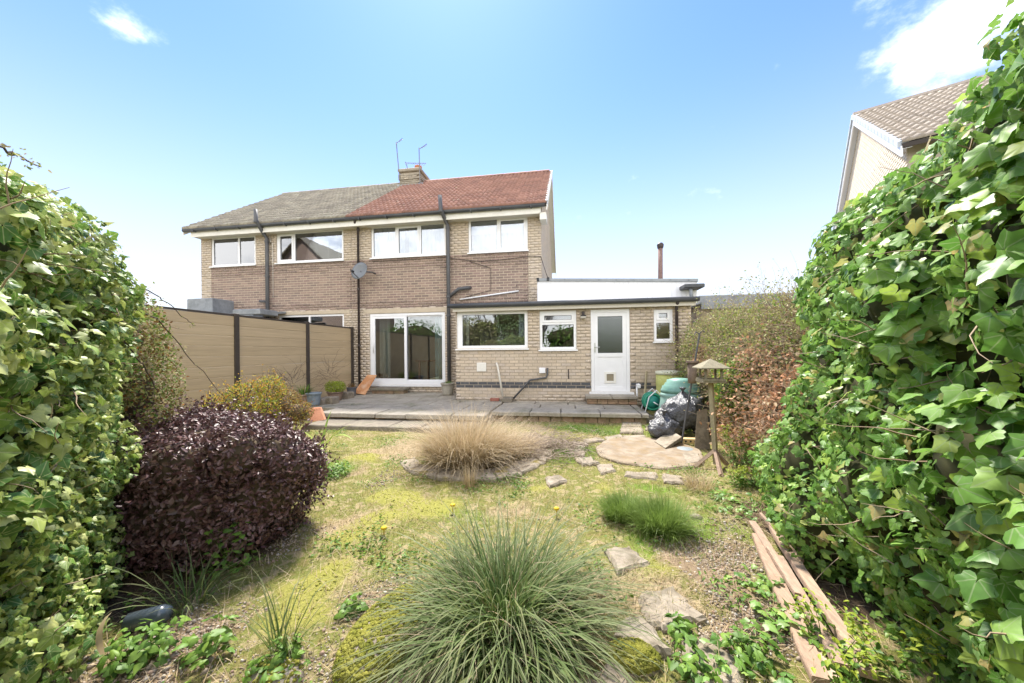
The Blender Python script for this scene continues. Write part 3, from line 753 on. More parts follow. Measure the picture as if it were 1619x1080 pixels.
m = MB(); q = pp(817, 452, 9.985); m.lathe([(.012, -.01), (.012, .01)], q, 8); m.build('vent_hole', BLACKP, hr)
m = MB(); xs = np.linspace(onY(343, 492, 9.97)[0], onY(418, 492, 9.97)[0], 6); m.tube([(x, 9.97, 2.74 + .01 * math.sin(k * 2)) for k, x in enumerate(xs)], .012, 6); m.build('cable', BLACKP, hl)

# chimney
YC = 13.35
x0 = onY(631.5, 280, YC)[0]; x1 = onY(664, 280, YC)[0]; ztop = onY(645, 265.5, YC)[2]
ch = MB(); ch.box(x0 + .03, x1 - .03, YC + .03, YC + .85, 7.5, ztop - .15); cho = ch.build('chimney', BUFF_M, hr)
bz = 7.55; 
for i in range(int((ztop - .18 - bz) / BRH)):
    z = bz + i * BRH; stp = (.03 if i > int((ztop - .18 - bz) / BRH) - 4 else 0)
    for k in range(int((x1 - x0) / BRL) + 1):
        xa = x0 - stp + k * BRL - (i % 2) * BRL / 2; xb = xa + BRL - .012
        xa = max(xa, x0 - stp); xb = min(xb, x1 + stp)
        if xb - xa > .04: MB().box(xa, xb, YC - stp - random.uniform(0, .008), YC + .06, z, z + BRH - .012).build('brick', STACK, cho)
    for k in range(5):
        ya_ = YC + .065 + k * BRL - (i % 2) * BRL / 2; yb_ = min(ya_ + BRL - .012, YC + .88); ya_ = max(ya_, YC + .065)
        if yb_ - ya_ > .04: MB().box(x1 - .06, x1 + stp + random.uniform(0, .008), ya_, yb_, z, z + BRH - .012).build('brick', STACK, cho)
m = MB(); m.bbox(x0 - .05, x1 + .05, YC - .05, YC + .92, ztop - .16, ztop - .02, .03); m.build('chimney_cap', STACK, cho)
m = MB(); m.lathe([(.14, -.05), (.13, .14), (.15, .16), (.15, .21), (.12, .21), (.11, .1)], (x1 - .22, YC + .35, ztop), 14); m.build('chimney_pot', TERRA, cho, True)
m = MB(); m.add([(x0 - .1, YC - .12, 7.9), (x1 + .12, YC - .12, 7.9), (x1 + .12, YC + .02, 8.0), (x0 - .1, YC + .02, 8.0), (x0 - .1, YC - .12, 7.93), (x1 + .12, YC - .12, 7.93), (x1 + .12, YC + .02, 8.14), (x0 - .1, YC + .02, 8.14)],
    [(0, 3, 2, 1), (4, 5, 6, 7), (0, 1, 5, 4), (1, 2, 6, 5), (2, 3, 7, 6), (3, 0, 4, 7)]); m.build('chimney_flashing', LEAD, cho)

def aerial(label, base, top, boom, Y, n=5, dz=-.03):
    b = onY(*base, Y); tp = onY(*top, Y); t = thing('tv_aerial', label, 'aerial', b)
    m = MB(); m.tube([b, tp], .018, 6); m.build('mast', STEEL, t)
    m = MB(); e = tp + np.array([boom, -.25, dz]); m.tube([tp - [0, 0, .05], e], .012, 5); m.build('boom', STEEL, t)
    for k in range(n):
        q = tp - [0, 0, .05] + (e - tp) * ((k + .6) / n); MB().tube([q - [.0, .14, .12], q + [.0, .14, .12]], .008, 4).build('element', STEEL, t)
aerial('tall thin aerial mast leaning on the left of the chimney', (632, 285), (626.5, 225), .38, 13.3, 3)
aerial('rusty aerial mast clamped to the front of the chimney', (664, 291), (662.5, 234), .42, 13.25, 3)
aerial('low long television aerial behind the chimney top', (645, 268), (641, 256), 1.0, 14.0, 9, -.28)

# satellite dish
dc = onY(568, 428, 9.55); t = thing('satellite_dish', 'grey satellite dish fixed beside the thin downpipe', 'satellite dish', dc)
ax = Vector((-.12, -.95, .27)).normalized(); Rq = ax.to_track_quat('Z', 'Y').to_matrix().to_4x4(); Tm = Matrix.Translation(Vector(dc)) @ Rq
m = MB(); m.lathe([(.02, -.065), (.12, -.055), (.2, -.03), (.265, 0), (.27, .005), (.2, -.02), (.12, -.045), (.02, -.055)], (0, 0, 0), 28); m.xform(Tm).build('dish', DISH, t, True)
lnb = Vector(dc) + ax * .32 + Vector((-.02, 0, -.16)); bt = Vector(dc) + Vector((0, .0, -.24))
MB().tube([bt, lnb], .014, 6).build('arm', PIPE, t); MB().tube([lnb, lnb - ax * .1 + Vector((0, 0, .03))], .03, 8).build('receiver', BLACKP, t)
MB().tube([Vector(dc) - ax * .05, Vector((dc[0] + .25, 9.8, dc[2])), Vector((dc[0] + .25, YF, dc[2]))], .022, 8).build('bracket', PIPE, t)

# ------------------------------------------------------------------ single-storey extension
ex = thing('kitchen_extension', 'single storey buff brick extension with flat white clad roof edge and half glazed door', 'extension', (0, YE, ZP))
EX0, EX1 = onY(720.5, 560, YE)[0], onY(1093, 500, YE)[0]
KW = (onY(722.5, 550, YE)[0], onY(834.5, 550, YE)[0], 1.46, 2.37)
SW = (onY(853.5, 550, YE)[0], onY(911.5, 550, YE)[0], 1.42, 2.34)
DR = (onY(934.5, 560, YE)[0], onY(996, 560, YE)[0], .43, 2.34)
RW = (onY(1034, 520, YE)[0], onY(1064, 520, YE)[0], 1.58, 2.335)
ehol = [KW, SW, DR, RW]
ZTE = 2.42; ZDPC = .475
ew = wall_panel('wall', BUFF_M, ex, EX0, EX1, Z0W, ZTE, YE + .009, ehol)
def zone_ext(x, z): return 'blue' if .475 < z < .585 + .04 and x < 1.9 else 'buff'
lay_bricks(courses(EX0, EX1, .175 - .05, ZTE, ehol, None, 1), YE, {'blue': BLUEB, 'buff': BUFF}, zone_ext, ew, 300, lambda b: abs(b[1] - .9))
for q in ((EX0, EX0 + .25, YE + .27, YF - .01), (EX1 - .25, EX1, YE + .27, 13.5)):
    MB().box(q[0], q[1], q[2], q[3], Z0W, ZTE).build('side_wall', BUFF_M, ex)
MB().box(EX0 + .26, EX1 - .26, YE + .27, YF - .02, .3, .42).build('floor', DARK, ex)
MB().box(XR + .02, EX1 - .26, YF - .02, 13.5, .3, .42).build('floor', DARK, ex)
MB().box(XR + .02, EX1 - .26, 12.5, 12.6, .42, 2.6).build('inner_wall', DARK, ex)
MB().box(EX0 + .26, XR, YF - .08, YF - .02, .42, 2.5).build('inner_wall', DARK, ex)
# lean-to roof in front, flat roof behind with white cladding
m = MB()
m.add([(EX0 - .06, 8.27, 2.50), (EX1 + .08, 8.27, 2.50), (EX1 + .08, 8.95, 2.62), (EX0 - .06, 8.95, 2.62), (EX0 - .06, YF - .004, 2.80), (XR + .0, YF - .004, 2.80), (XR, 8.95, 2.62), (EX0 - .06, 8.27, 2.44), (EX1 + .08, 8.27, 2.44), (EX1 + .08, 8.95, 2.5), (EX0 - .06, 8.95, 2.5), (EX0 - .06, YF - .004, 2.5), (XR, YF - .004, 2.5), (XR, 8.95, 2.5)],
      [(0, 1, 2, 6, 3), (3, 6, 5, 4), (0, 7, 8, 1), (7, 10, 13, 9, 8), (10, 11, 12, 13), (1, 8, 9, 2), (0, 3, 10, 7), (3, 4, 11, 10), (4, 5, 12, 11)])
m.build('roof', LEAD, ex)
MB().box(EX0 - .02, EX1 + .05, 8.31, 8.33, 2.36, 2.47).build('fascia', SOFFIT, ex)
MB().box(EX0 - .01, EX1 + .04, 8.331, YE + .02, 2.375, 2.39).build('soffit', SOFFIT, ex)
g = MB(); g.tube([(EX0 - .12, 8.25, 2.50), (EX1 + .1, 8.25, 2.497)], .052, 10); g.build('gutter', GUTTER, ex, True)
yf = 8.92; FX0, FX1 = onY(850.5, 450, yf)[0], onY(1101, 450, yf)[0]
ZFL, ZFR = onY(850, 444.5, yf)[2], onY(1103, 445.5, yf)[2]
n = 34
for k in range(n):                              # tongue and groove cladding boards
    xa, xb = FX0 + (FX1 - FX0) * k / n, FX0 + (FX1 - FX0) * (k + 1) / n - .003
    za = ZFL + (ZFR - ZFL) * k / n; zb = ZFL + (ZFR - ZFL) * (k + 1) / n
    MB().add([(xa, yf, 2.5), (xb, yf, 2.5), (xb, yf, zb), (xa, yf, za), (xa, yf + .02, 2.5), (xb, yf + .02, 2.5), (xb, yf + .02, zb), (xa, yf + .02, za)],
             [(0, 1, 2, 3), (7, 6, 5, 4), (0, 4, 5, 1), (1, 5, 6, 2), (2, 6, 7, 3), (3, 7, 4, 0)]).build('cladding_board', CLAD, ex)
m = MB(); m.add([(FX0 - .02, yf + .021, 2.5), (FX1 + .02, yf + .021, 2.5), (FX1 + .02, yf + .021, ZFR), (FX0 - .02, yf + .021, ZFL), (FX0 - .02, 13.6, 2.5), (FX1 + .02, 13.6, 2.5), (FX1 + .02, 13.6, ZFR), (FX0 - .02, 13.6, ZFL)],
      [(0, 1, 2, 3), (7, 6, 5, 4), (0, 4, 5, 1), (1, 5, 6, 2), (2, 6, 7, 3), (3, 7, 4, 0)]); m.build('flat_roof', CLAD, ex)
m = MB(); zz = .065; x0, x1 = FX0 - .03, FX1 + .03
m.add([(x0, yf - .035, ZFL), (x1, yf - .035, ZFR), (x1, yf + .2, ZFR), (x0, yf + .2, ZFL), (x0, yf - .035, ZFL + zz), (x1, yf - .035, ZFR + zz), (x1, 13.7, ZFR + zz), (x0, 13.7, ZFL + zz)],
      [(0, 3, 2, 1), (4, 5, 6, 7), (0, 1, 5, 4), (1, 2, 6, 5), (2, 3, 7, 6), (3, 0, 4, 7)]); tr = m.build('roof_edge_trim', FELT, ex)
for k in range(9):
    f = (k + .7) / 9.2; x = x0 + (x1 - x0) * f; z = ZFL + (ZFR - ZFL) * f + .035
    MB().lathe([(.012, -.01), (.012, .01)], (x, yf - .04, z), 8).build('fixing_screw', LEAD, tr)
for x in (onY(850.5, 440, yf)[0], onY(866.5, 440, yf)[0]):
    MB().box(x - .03, x + .03, yf - .05, yf + .02, ZFL - .01, ZFL + zz + .01).build('trim_joint', BLACKP, tr)
a = onY(1081, 453, 8.6); b = onY(1113, 452, 8.6)
m = MB(); m.bbox(a[0], b[0], 8.55, 10.5, a[2] - .04, a[2] + .05, .015); m.build('side_gutter', GUTTER, ex)
pipe(ex, 'gutter_outlet', [((a[0] + b[0]) / 2 - .05, 8.66, a[2]), ((a[0] + b[0]) / 2 - .05, 8.6, 2.55)], .04, LEAD)
q = onY(1070, 480, 8.36); pipe(ex, 'downpipe', [(q[0], 8.27, 2.46), (q[0], 8.37, 2.36), (q[0], 8.39, .3)], .036, PIPEB)
# windows and door of the extension
kw = window(ex, *KW[:2], KW[2], KW[3], YE, [(0, 1, 0, 1, False)], None, True, .075)
MB().box(KW[0] + .075, KW[0] + .13, YE + .03, YE + .1, KW[2] + .075, KW[3] - .075).build('frame_post', UPVC, kw)
window(ex, *SW[:2], SW[2], SW[3], YE, [(0, 1, 0, .70, False), (0, 1, .70, 1, True)])
window(ex, *RW[:2], RW[2], RW[3], YE, [(0, 1, 0, .62, False), (0, 1, .62, 1, True)])
MB().box(KW[0] + .18, KW[0] + .25, YE + .2, YE + .24, KW[2], KW[3] - .12).build('blind', CURT_C, ex)
MB().box(KW[1] - .25, KW[1] - .08, YE + .28, YE + .3, KW[3] - .62, KW[3]).build('roller_blind', NET, ex)
m = MB(); p = onY(796, 553, YE + .35); m.tube([(p[0], YE + .3, 1.45), (p[0], YE + .3, 1.56), (p[0] - .03, YE + .3, 1.60), (p[0] - .09, YE + .3, 1.61)], .013, 6); m.build('tap', CHROME, ex)
# back window of the kitchen, seen through the small window: daylight beyond
def ext_door():
    x0, x1, z0, z1 = DR; y0 = YE + .02
    m = MB(); m.box(x0, x0 + .07, y0, y0 + .07, z0, z1); m.box(x1 - .07, x1, y0, y0 + .07, z0, z1); m.box(x0 + .07, x1 - .07, y0, y0 + .07, z1 - .07, z1)
    f = m.build('door', UPVC, ex)
    a, b = x0 + .073, x1 - .073; yy = y0 + .008; zm = onY(965, 559.5, YE)[2]
    frame_mb(MB(), a, b, z0, z1 - .073, yy, yy + .045, .085, .12).build('door_leaf', UPVC, f)
    MB().box(a + .085, b - .085, yy + .002, yy + .043, zm - .07, zm + .02).build('mid_rail', UPVC, f)
    MB().box(a + .085, b - .085, yy + .02, yy + .026, zm + .02, z1 - .158).build('pane', FROST, f)
    frame_mb(MB(), a + .08, b - .08, zm + .015, z1 - .153, yy + .012, yy + .018, .012).build('gasket', BLACKP, f)
    c = onY(965, 597, YE); hw = .085
    m = MB(); px0, px1, pz0, pz1 = a + .085, b - .085, z0 + .12, zm - .07
    for q in ((px0, c[0] - hw, pz0, pz1), (c[0] + hw, px1, pz0, pz1), (c[0] - hw, c[0] + hw, pz0, c[2] - hw), (c[0] - hw, c[0] + hw, c[2] + hw, pz1)):
        m.box(q[0], q[1], yy + .014, yy + .032, q[2], q[3])
    m.build('lower_panel', UPVC, f)
    cf = frame_mb(MB(), c[0] - .13, c[0] + .13, c[2] - .13, c[2] + .13, yy - .004, yy + .013, .05).build('cat_flap', FASCIA, f)
    MB().box(c[0] - hw, c[0] + hw, yy + .016, yy + .02, c[2] - hw, c[2] + hw).build('flap', M('tinted_flap', [(.28, .24, .17)], rough=.3, var=.05), f)
    h = onY(940.5, 549, YE)
    MB().bbox(h[0] - .018, h[0] + .018, yy - .012, yy, h[2] - .12, h[2] + .1, .004).build('handle_plate', CHROME, f)
    MB().tube([(h[0], yy - .01, h[2]), (h[0], yy - .05, h[2]), (h[0] + .11, yy - .055, h[2])], .011, 6).build('handle', CHROME, f, True)
    MB().box(x0 - .05, x1 + .07, YE - .09, YE + .02, z0 - .045, z0 - .002).build('threshold', UPVC, f)
ext_door()
# fittings on the extension wall
q = onY(922, 497, YE - .06); t = thing('wall_lamp', 'small dark bulkhead lamp on the wall left of the white door', 'lamp', q)
MB().bbox(q[0] - .035, q[0] + .035, YE - .05, YE, q[2] - .04, q[2] + .07, .01).build('wall_bracket', PIPEB, t)
MB().bbox(q[0] - .06, q[0] + .06, YE - .16, YE - .02, q[2] - .1, q[2] - .05, .01).build('lamp_head', M('lamp_diffuser', [(.45, .42, .36)], rough=.3, var=.1), t)
MB().bbox(q[0] - .065, q[0] + .065, YE - .165, YE - .015, q[2] - .049, q[2] - .03, .005).build('lamp_hood', BLACKP, t)
v = onY(761.5, 580.5, YE); m = MB(); m.bbox(v[0] - .115, v[0] + .115, YE - .02, YE - .001, v[2] - .11, v[2] + .11, .008); vo = m.build('air_vent', FASCIA, ex)
for k in range(7): MB().box(v[0] - .09, v[0] + .09, YE - .024, YE - .021, v[2] - .085 + k * .026, v[2] - .07 + k * .026).build('vent_slat', FASCIA, vo)
pipe(ex, 'overflow_pipe', [onY(785, 574, YE), onY(785.5, 576, YE - .06), onY(787, 580, YE - .09), onY(795, 627, YE - .16)], .024, M('aged_white_pipe', [(.62, .58, .48), (.70, .67, .60)], rough=.5, var=.1))
pipe(ex, 'waste_pipe', [onY(865.5, 582, YE - .05), onY(865.5, 593, YE - .05), onY(863, 597, YE - .05), onY(838, 601, YE - .06), onY(812, 630, YE - .12)], .023, PIPE)
w = onY(857.5, 586, YE); MB().bbox(w[0] - .07, w[0] + .075, YE - .07, YE - .001, w[2] - .06, w[2] + .07, .008).build('waste_box', UPVC, ex)
pipe(ex, 'cable', [onY(898.5, 584, YE - .01), onY(899, 596, YE - .012), onY(899, 599, YE - .012)], .012, PIPEB)
w = onY(803, 634, YE - .15); MB().bbox(w[0] - .13, w[0] + .12, YE - .28, YE - .01, ZP - .02, ZP + .10, .02).build('drain_surround', CONC_E, ex)
w = onY(783, 632, YE - .1); t = MB(); t.bbox(w[0] - .11, w[0] + .1, YE - .17, YE - .07, ZP, ZP + .07, .006); tag(t.build('brick', M('loose_red_brick', [(.28, .10, .07), (.35, .15, .11)], rough=.9, var=.2, bump=.3), None), 'loose red brick lying at the foot of the extension wall', 'brick')

# ------------------------------------------------------------------ ground
def fbm(x, y, s, o=4, seed=0):
    r = np.random.default_rng(100 + seed); out = np.zeros_like(x); a = 1.0
    for k in range(o):
        for _ in range(3):
            th = r.random() * 6.28; ph = r.random() * 6.28; f = s * 2 ** k * r.uniform(.7, 1.3)
            out += a * np.sin((x * math.cos(th) + y * math.sin(th)) * f + ph + 1.7 * np.sin((x * math.sin(th) - y * math.cos(th)) * f * .6 + ph * 2))
        a *= .55
    return out / 4.0
def blobs(x, y, lst):
    out = np.zeros_like(x)
    for px, py, rx, ry, w in lst:
        g = G(px, py); out = np.maximum(out, w * np.exp(-(((x - g[0]) / rx) ** 2 + ((y - g[1]) / ry) ** 2)))
    return out
GRAVEL = [(430, 1050, .55, .45, 1), (560, 960, .25, .3, 1), (320, 1000, .5, .3, .9), (600, 1060, .3, .3, .8), (1110, 890, .5, .35, .9), (1200, 960, .3, .35, .9), (1160, 1000, .3, .3, .8), (1060, 870, .25, .25, .6), (880, 840, .3, .25, .4), (250, 1060, .7, .3, .8)]
LUSH = [(960, 678, .75, .55, 1), (900, 730, .5, .5, .55), (1020, 700, .5, .5, .6), (930, 790, .7, .4, .5), (530, 740, .35, .3, .5), (1130, 880, .5, .4, .65), (1085, 655, .5, .4, .6), (560, 690, .6, .3, .45), (1000, 770, .5, .2, .7), (1180, 900, .3, .3, .6)]
MOSSY = [(640, 780, .7, .45, .9), (560, 830, .6, .35, .9), (700, 800, .6, .3, .7), (490, 960, .33, .28, 1.2), (440, 985, .25, .2, 1), (620, 760, .6, .4, .7), (900, 800, .4, .3, .8), (540, 720, .5, .5, .5), (600, 880, .5, .3, .5), (545, 905, .3, .25, .7), (1000, 740, .5, .3, .4), (1090, 745, .3, .2, .4)]
DEAD = [(560, 740, .5, .4, .7), (850, 700, .55, .6, 1), (880, 655, .5, .4, 1), (820, 660, .8, .3, .7), (600, 690, .6, .4, .6), (770, 800, .4, .3, .5), (870, 830, .4, .3, .5), (1080, 930, .4, .3, .4), (620, 720, .5, .5, .7)]
SOIL = [(250, 930, .6, .5, 1), (330, 860, .9, .6, 1), (1230, 830, .35, .6, .9), (1340, 950, .4, .4, 1), (880, 655, .35, .25, .7), (840, 1010, .5, .3, .9), (1110, 690, .5, .7, .7), (420, 640, 1.0, 1.5, .9), (1250, 1010, .35, .3, .8), (750, 735, .9, .45, .8)]
def masks(x, y):
    n1 = fbm(x, y, 3.0, 4, 1); n2 = fbm(x, y, 2.2, 4, 2); n3 = fbm(x, y, 4.5, 3, 3)
    gr = np.clip(blobs(x, y, GRAVEL) * 1.3 + n1 * .85 - .42, 0, 1); lu = np.clip(blobs(x, y, LUSH) * 1.25 + n2 * .8 - .10, 0, 1)
    mo = np.clip(blobs(x, y, MOSSY) * .9 + n3 * 1.0 - .38, 0, .85); de = np.clip(blobs(x, y, DEAD) * 1.2 + fbm(x, y, 3.6, 4, 9) * 1.0 - .15, 0, 1); so = np.clip(blobs(x, y, SOIL) * 1.5 + n2 * .4 - .5, 0, 1)
    return gr, lu, mo, de, so
def lawn_material():
    m = bpy.data.materials.new('patchy_lawn'); m.use_nodes = True
    nt = m.node_tree; N = nt.nodes; L = nt.links; P = N['Principled BSDF']
    geo = N.new('ShaderNodeNewGeometry')
    def noise(s, d=6, r=.65):
        n = N.new('ShaderNodeTexNoise'); n.inputs['Scale'].default_value = s; n.inputs['Detail'].default_value = d; n.inputs['Roughness'].default_value = r
        L.new(geo.outputs['Position'], n.inputs['Vector']); return n.outputs[0]
    def ramp(f, cs, lo=.3, hi=.7):
        r = N.new('ShaderNodeValToRGB'); e = r.color_ramp.elements
        while len(e) < len(cs): e.new(.5)
        for i, c in enumerate(cs): e[i].position = lo + (hi - lo) * i / (len(cs) - 1); e[i].color = (*c, 1)
        L.new(f, r.inputs[0]); return r.outputs[0]
    c = ramp(noise(9), [(.12, .125, .03), (.25, .21, .08), (.16, .18, .04), (.38, .30, .17), (.28, .25, .07)])
    fine = noise(90, 4)
    for a, cs in (('dead', [(.24, .17, .10), (.40, .31, .19), (.30, .22, .13)]), ('moss', [(.19, .195, .04), (.31, .29, .075), (.24, .24, .05)]), ('lush', [(.08, .15, .02), (.15, .25, .03), (.20, .28, .045)]), ('gravel', [(.15, .105, .065), (.30, .22, .14), (.20, .14, .09)]), ('soil', [(.06, .042, .026), (.13, .09, .058), (.09, .062, .04)])):
        at = N.new('ShaderNodeAttribute'); at.attribute_name = a
        ad = N.new('ShaderNodeMath'); ad.operation = 'MULTIPLY_ADD'; L.new(fine, ad.inputs[0]); ad.inputs[1].default_value = .7; ad.inputs[2].default_value = -.35
        sm = N.new('ShaderNodeMath'); sm.operation = 'ADD'; L.new(ad.outputs[0], sm.inputs[0]); L.new(at.outputs['Fac'], sm.inputs[1])
        mr = N.new('ShaderNodeMapRange'); mr.interpolation_type = 'SMOOTHSTEP'; L.new(sm.outputs[0], mr.inputs[0]); mr.inputs[1].default_value = .25; mr.inputs[2].default_value = .7
        mx = N.new('ShaderNodeMix'); mx.data_type = 'RGBA'; L.new(mr.outputs[0], mx.inputs['Factor']); L.new(c, mx.inputs['A']); L.new(ramp(noise(45), cs), mx.inputs['B']); c = mx.outputs['Result']
    L.new(c, P.inputs['Base Color']); P.inputs['Roughness'].default_value = 1; P.inputs['Specular IOR Level'].default_value = .1
    b = N.new('ShaderNodeBump'); b.inputs['Strength'].default_value = .9; b.inputs['Distance'].default_value = .025; L.new(noise(60, 8, .7), b.inputs['Height']); L.new(b.outputs[0], P.inputs['Normal'])
    return m
def ground_z(x, y): return .018 * fbm(x, y, 2.0, 3, 5) + .012 * fbm(x, y, 7.0, 3, 6)
gx = np.arange(-6.5, 3.6, .04); gy = np.arange(-.8, 8.6, .04)
XX, YY = np.meshgrid(gx, gy); xx, yy = XX.ravel(), YY.ravel()
gr, lu, mo, de, so = masks(xx, yy)
V = np.stack([xx, yy, ground_z(xx, yy) + .02 * mo], 1); nx = len(gx)
ii = (np.arange(len(gy) - 1)[:, None] * nx + np.arange(nx - 1)[None]).ravel(); F = np.stack([ii, ii + 1, ii + nx + 1, ii + nx], 1)
o = obj('lawn', mesh_np('lawn', V, F, {'gravel': gr, 'lush': lu, 'moss': mo, 'dead': de, 'soil': so}, True), lawn_material()); tag(o, kind='structure')
m = MB(); m.quad((-300, -300, -.08), (300, -300, -.08), (300, 600, -.08), (-300, 600, -.08))
tag(m.build('ground', M('far_ground', [(.10, .11, .05), (.17, .15, .08)], rough=1, scale=.3, var=.2, vscale=2)), kind='structure')

# patio: slabs on brick risers
pat = MB(); pat.box(-6.45, -1.45, 6.62, YF - .002, -.05, .12); pat.box(-1.45, 1.62, 7.05, YE - .002, -.05, .12); pat = tag(pat.build('patio', CONC_E), kind='structure')
def slab_poly(x0, x1, y0, y1, j=.012):
    r = lambda: random.uniform(-j, j)
    p = [(x0 + r(), y0 + r()), ((x0 + x1) / 2 + r(), y0 + r()), (x1 + r(), y0 + r()), (x1 + r(), (y0 + y1) / 2 + r()), (x1 + r(), y1 + r()), ((x0 + x1) / 2 + r(), y1 + r()), (x0 + r(), y1 + r()), (x0 + r(), (y0 + y1) / 2 + r())]
    return p
PF = 6.36
rows = [(PF, 6.98), (7.0, 7.62), (7.64, 8.26), (8.28, 8.90), (8.92, 9.5), (9.52, YF - .005)]
for j, (ya_, yb_) in enumerate(rows):
    xs = [-4.92 if j == 0 else -6.42]
    while xs[-1] < -1.5: xs.append(xs[-1] + random.choice((.6, .62, .9)))
    for a, b in zip(xs[:-1], xs[1:]):
        b = min(b, -1.5 if ya_ < 6.9 else (-1.5 if ya_ < 8.3 else EX0 - .01))
        if b - a > .15: MB().prism(slab_poly(a + .008, b - .008, ya_, yb_), .122, ZP + random.uniform(-.004, .004), .012, .003).build('slab', CONC, pat)
for j, (ya_, yb_) in enumerate([(6.87, 7.45), (7.47, 8.0), (8.02, YE - .005)]):
    x = -1.48
    while x < 1.45:
        b = min(x + random.choice((.6, .75, .9)), 1.5); MB().prism(slab_poly(x + .006, b - .006, ya_, yb_), .122, ZP - .008 + random.uniform(-.004, .004), .012, .003).build('slab', CONC, pat); x = b
# lower step along the left part, riser bricks above it
x = -4.75
while x < -1.6:
    b = min(x + random.choice((.75, .9, .6)), -1.5); MB().prism(slab_poly(x + .006, b - .006, 5.78, 6.42), .0, .085 + random.uniform(-.004, .004), .014, .004).build('step_slab', CONC_E, pat); x = b
x = -4.86
while x < -1.55:
    MB().bbox(x, min(x + .213, -1.5), 6.435 + random.uniform(-.006, .006), 6.62, .086, .121, .006).build('brick', RISER, pat); x += .225
x = -1.45
while x < 1.45:
    MB().bbox(x, min(x + .213, 1.47), 6.93 + random.uniform(-.006, .006), 7.05, -.03, .12, .006).build('brick', RISER_R, pat); x += .225
# door steps
dx0, dx1 = onY(926, 630, 8.1)[0], onY(1008, 630, 8.1)[0]
ds = thing('door_step', 'stone door step on bricks below the white extension door', 'step', ((dx0 + dx1) / 2, 8.2, ZP))
MB().prism(slab_poly(dx0, (dx0 + dx1) / 2 - .005, 7.98, YE - .003), .325, .385, .012, .003).build('tread_slab', CONC, ds); MB().prism(slab_poly((dx0 + dx1) / 2 + .005, dx1, 7.98, YE - .003), .325, .383, .012, .003).build('tread_slab', CONC, ds)
x = dx0 + .03
while x < dx1 - .1:
    for k in range(2): MB().bbox(x, min(x + .213, dx1 - .02), 8.02, 8.3, ZP + .001 + k * .062, ZP + .06 + k * .062, .005).build('brick', RISER_R, ds)
    x += .222
px0, px1 = onY(592, 612, 9.7)[0], onY(643, 612, 9.7)[0]
ds = thing('door_step', 'low stone step in front of the sliding patio doors', 'step', ((px0 + px1) / 2, 9.75, ZP))
MB().prism(slab_poly(px0, px1, 9.5, YF - .06), ZP + .1, ZP + .16, .014, .004).build('tread_slab', CONC_E, ds)
x = px0 + .02
while x < px1 - .1:
    MB().bbox(x, min(x + .213, px1 - .02), 9.54, 9.8, ZP + .001, ZP + .099, .006).build('brick', RISER_R, ds); x += .222

# stepping stones, edging stones and the round pad
path = MB(); g0 = G(1040, 716); path_base = tag(MB().prism([(g0[0] + .2 * math.cos(t), g0[1] + .2 * math.sin(t)) for t in np.linspace(0, 6.2, 12)], -.1, -.04).build('path', CONC_E), kind='structure')
def pix_stone(pts, h, name='stepping_stone', mat=None, parent=path_base, jit=.004, sub=5, tilt=None):
    g = [G(*p, h) for p in pts]; poly = []
    for a, b in zip(g, g[1:] + g[:1]):
        for k in range(sub):
            q = a + (b - a) * k / sub; r = .016 if k else .010; poly.append((q[0] + random.uniform(-r, r), q[1] + random.uniform(-r, r)))
    m = MB(); m.prism(poly, -.06, h, min(.016, h * .7), jit)
    return m.build(name, mat or STONE, parent)
for pts in ([(905, 697), (929, 698), (926, 709), (903, 709)], [(900, 710), (926, 710), (923, 721), (897, 718)], [(907, 722), (935, 721), (948, 731), (920, 733)], [(943, 734), (966, 732), (975, 743), (950, 749)],
            [(990, 744), (1040, 746), (1038, 758), (985, 751)], [(1046, 748), (1078, 752), (1082, 763), (1048, 761)], [(983, 667), (1014, 667), (1015, 675), (983, 674)], [(982, 675), (1016, 675), (1017, 684), (980, 683)],
            [(955, 690), (981, 686), (988, 692), (961, 697)], [(920, 694), (945, 691), (958, 695), (930, 699)], [(985, 688), (1020, 687), (1022, 693), (990, 694)], [(862, 753), (884, 749), (898, 758), (868, 768)], [(1020, 672), (1030, 673), (1032, 679), (1020, 679)]):
    pix_stone(pts, .03)
gp = [G(937, 703), G(1040, 742), G(1100, 735), G(1040, 692)]
pc = G(1022, 716); poly = []
for t in np.linspace(0, 2 * math.pi, 40, endpoint=False):
    poly.append((pc[0] + .02 + .68 * math.cos(t) * (1 + .04 * math.sin(4 * t) + .02 * math.sin(11 * t)), pc[1] + .02 + .74 * math.sin(t) * (1 + .03 * math.sin(7 * t))))
pad = MB(); pad.prism(poly, -.06, .035, .012, .004); pad.build('round_pad', PADC, path_base)
pix_stone([(1078, 715), (1105, 716), (1112, 730), (1084, 733)], .04)
pix_stone([(955, 866), (995, 862), (1028, 888), (975, 905)], .022, 'stepping_stone'); pix_stone([(1010, 935), (1065, 925), (1115, 972), (1060, 992), (1020, 985)], .022)
pix_stone([(975, 980), (1015, 968), (1065, 1030), (1010, 1025), (965, 1005)], .035); pix_stone([(1075, 1005), (1110, 1003), (1165, 1035), (1180, 1085), (1095, 1080)], .022)
pix_stone([(935, 1060), (985, 1020), (1000, 1085), (940, 1100)], .03); pix_stone([(900, 1075), (925, 1062), (960, 1085), (905, 1110)], .03)

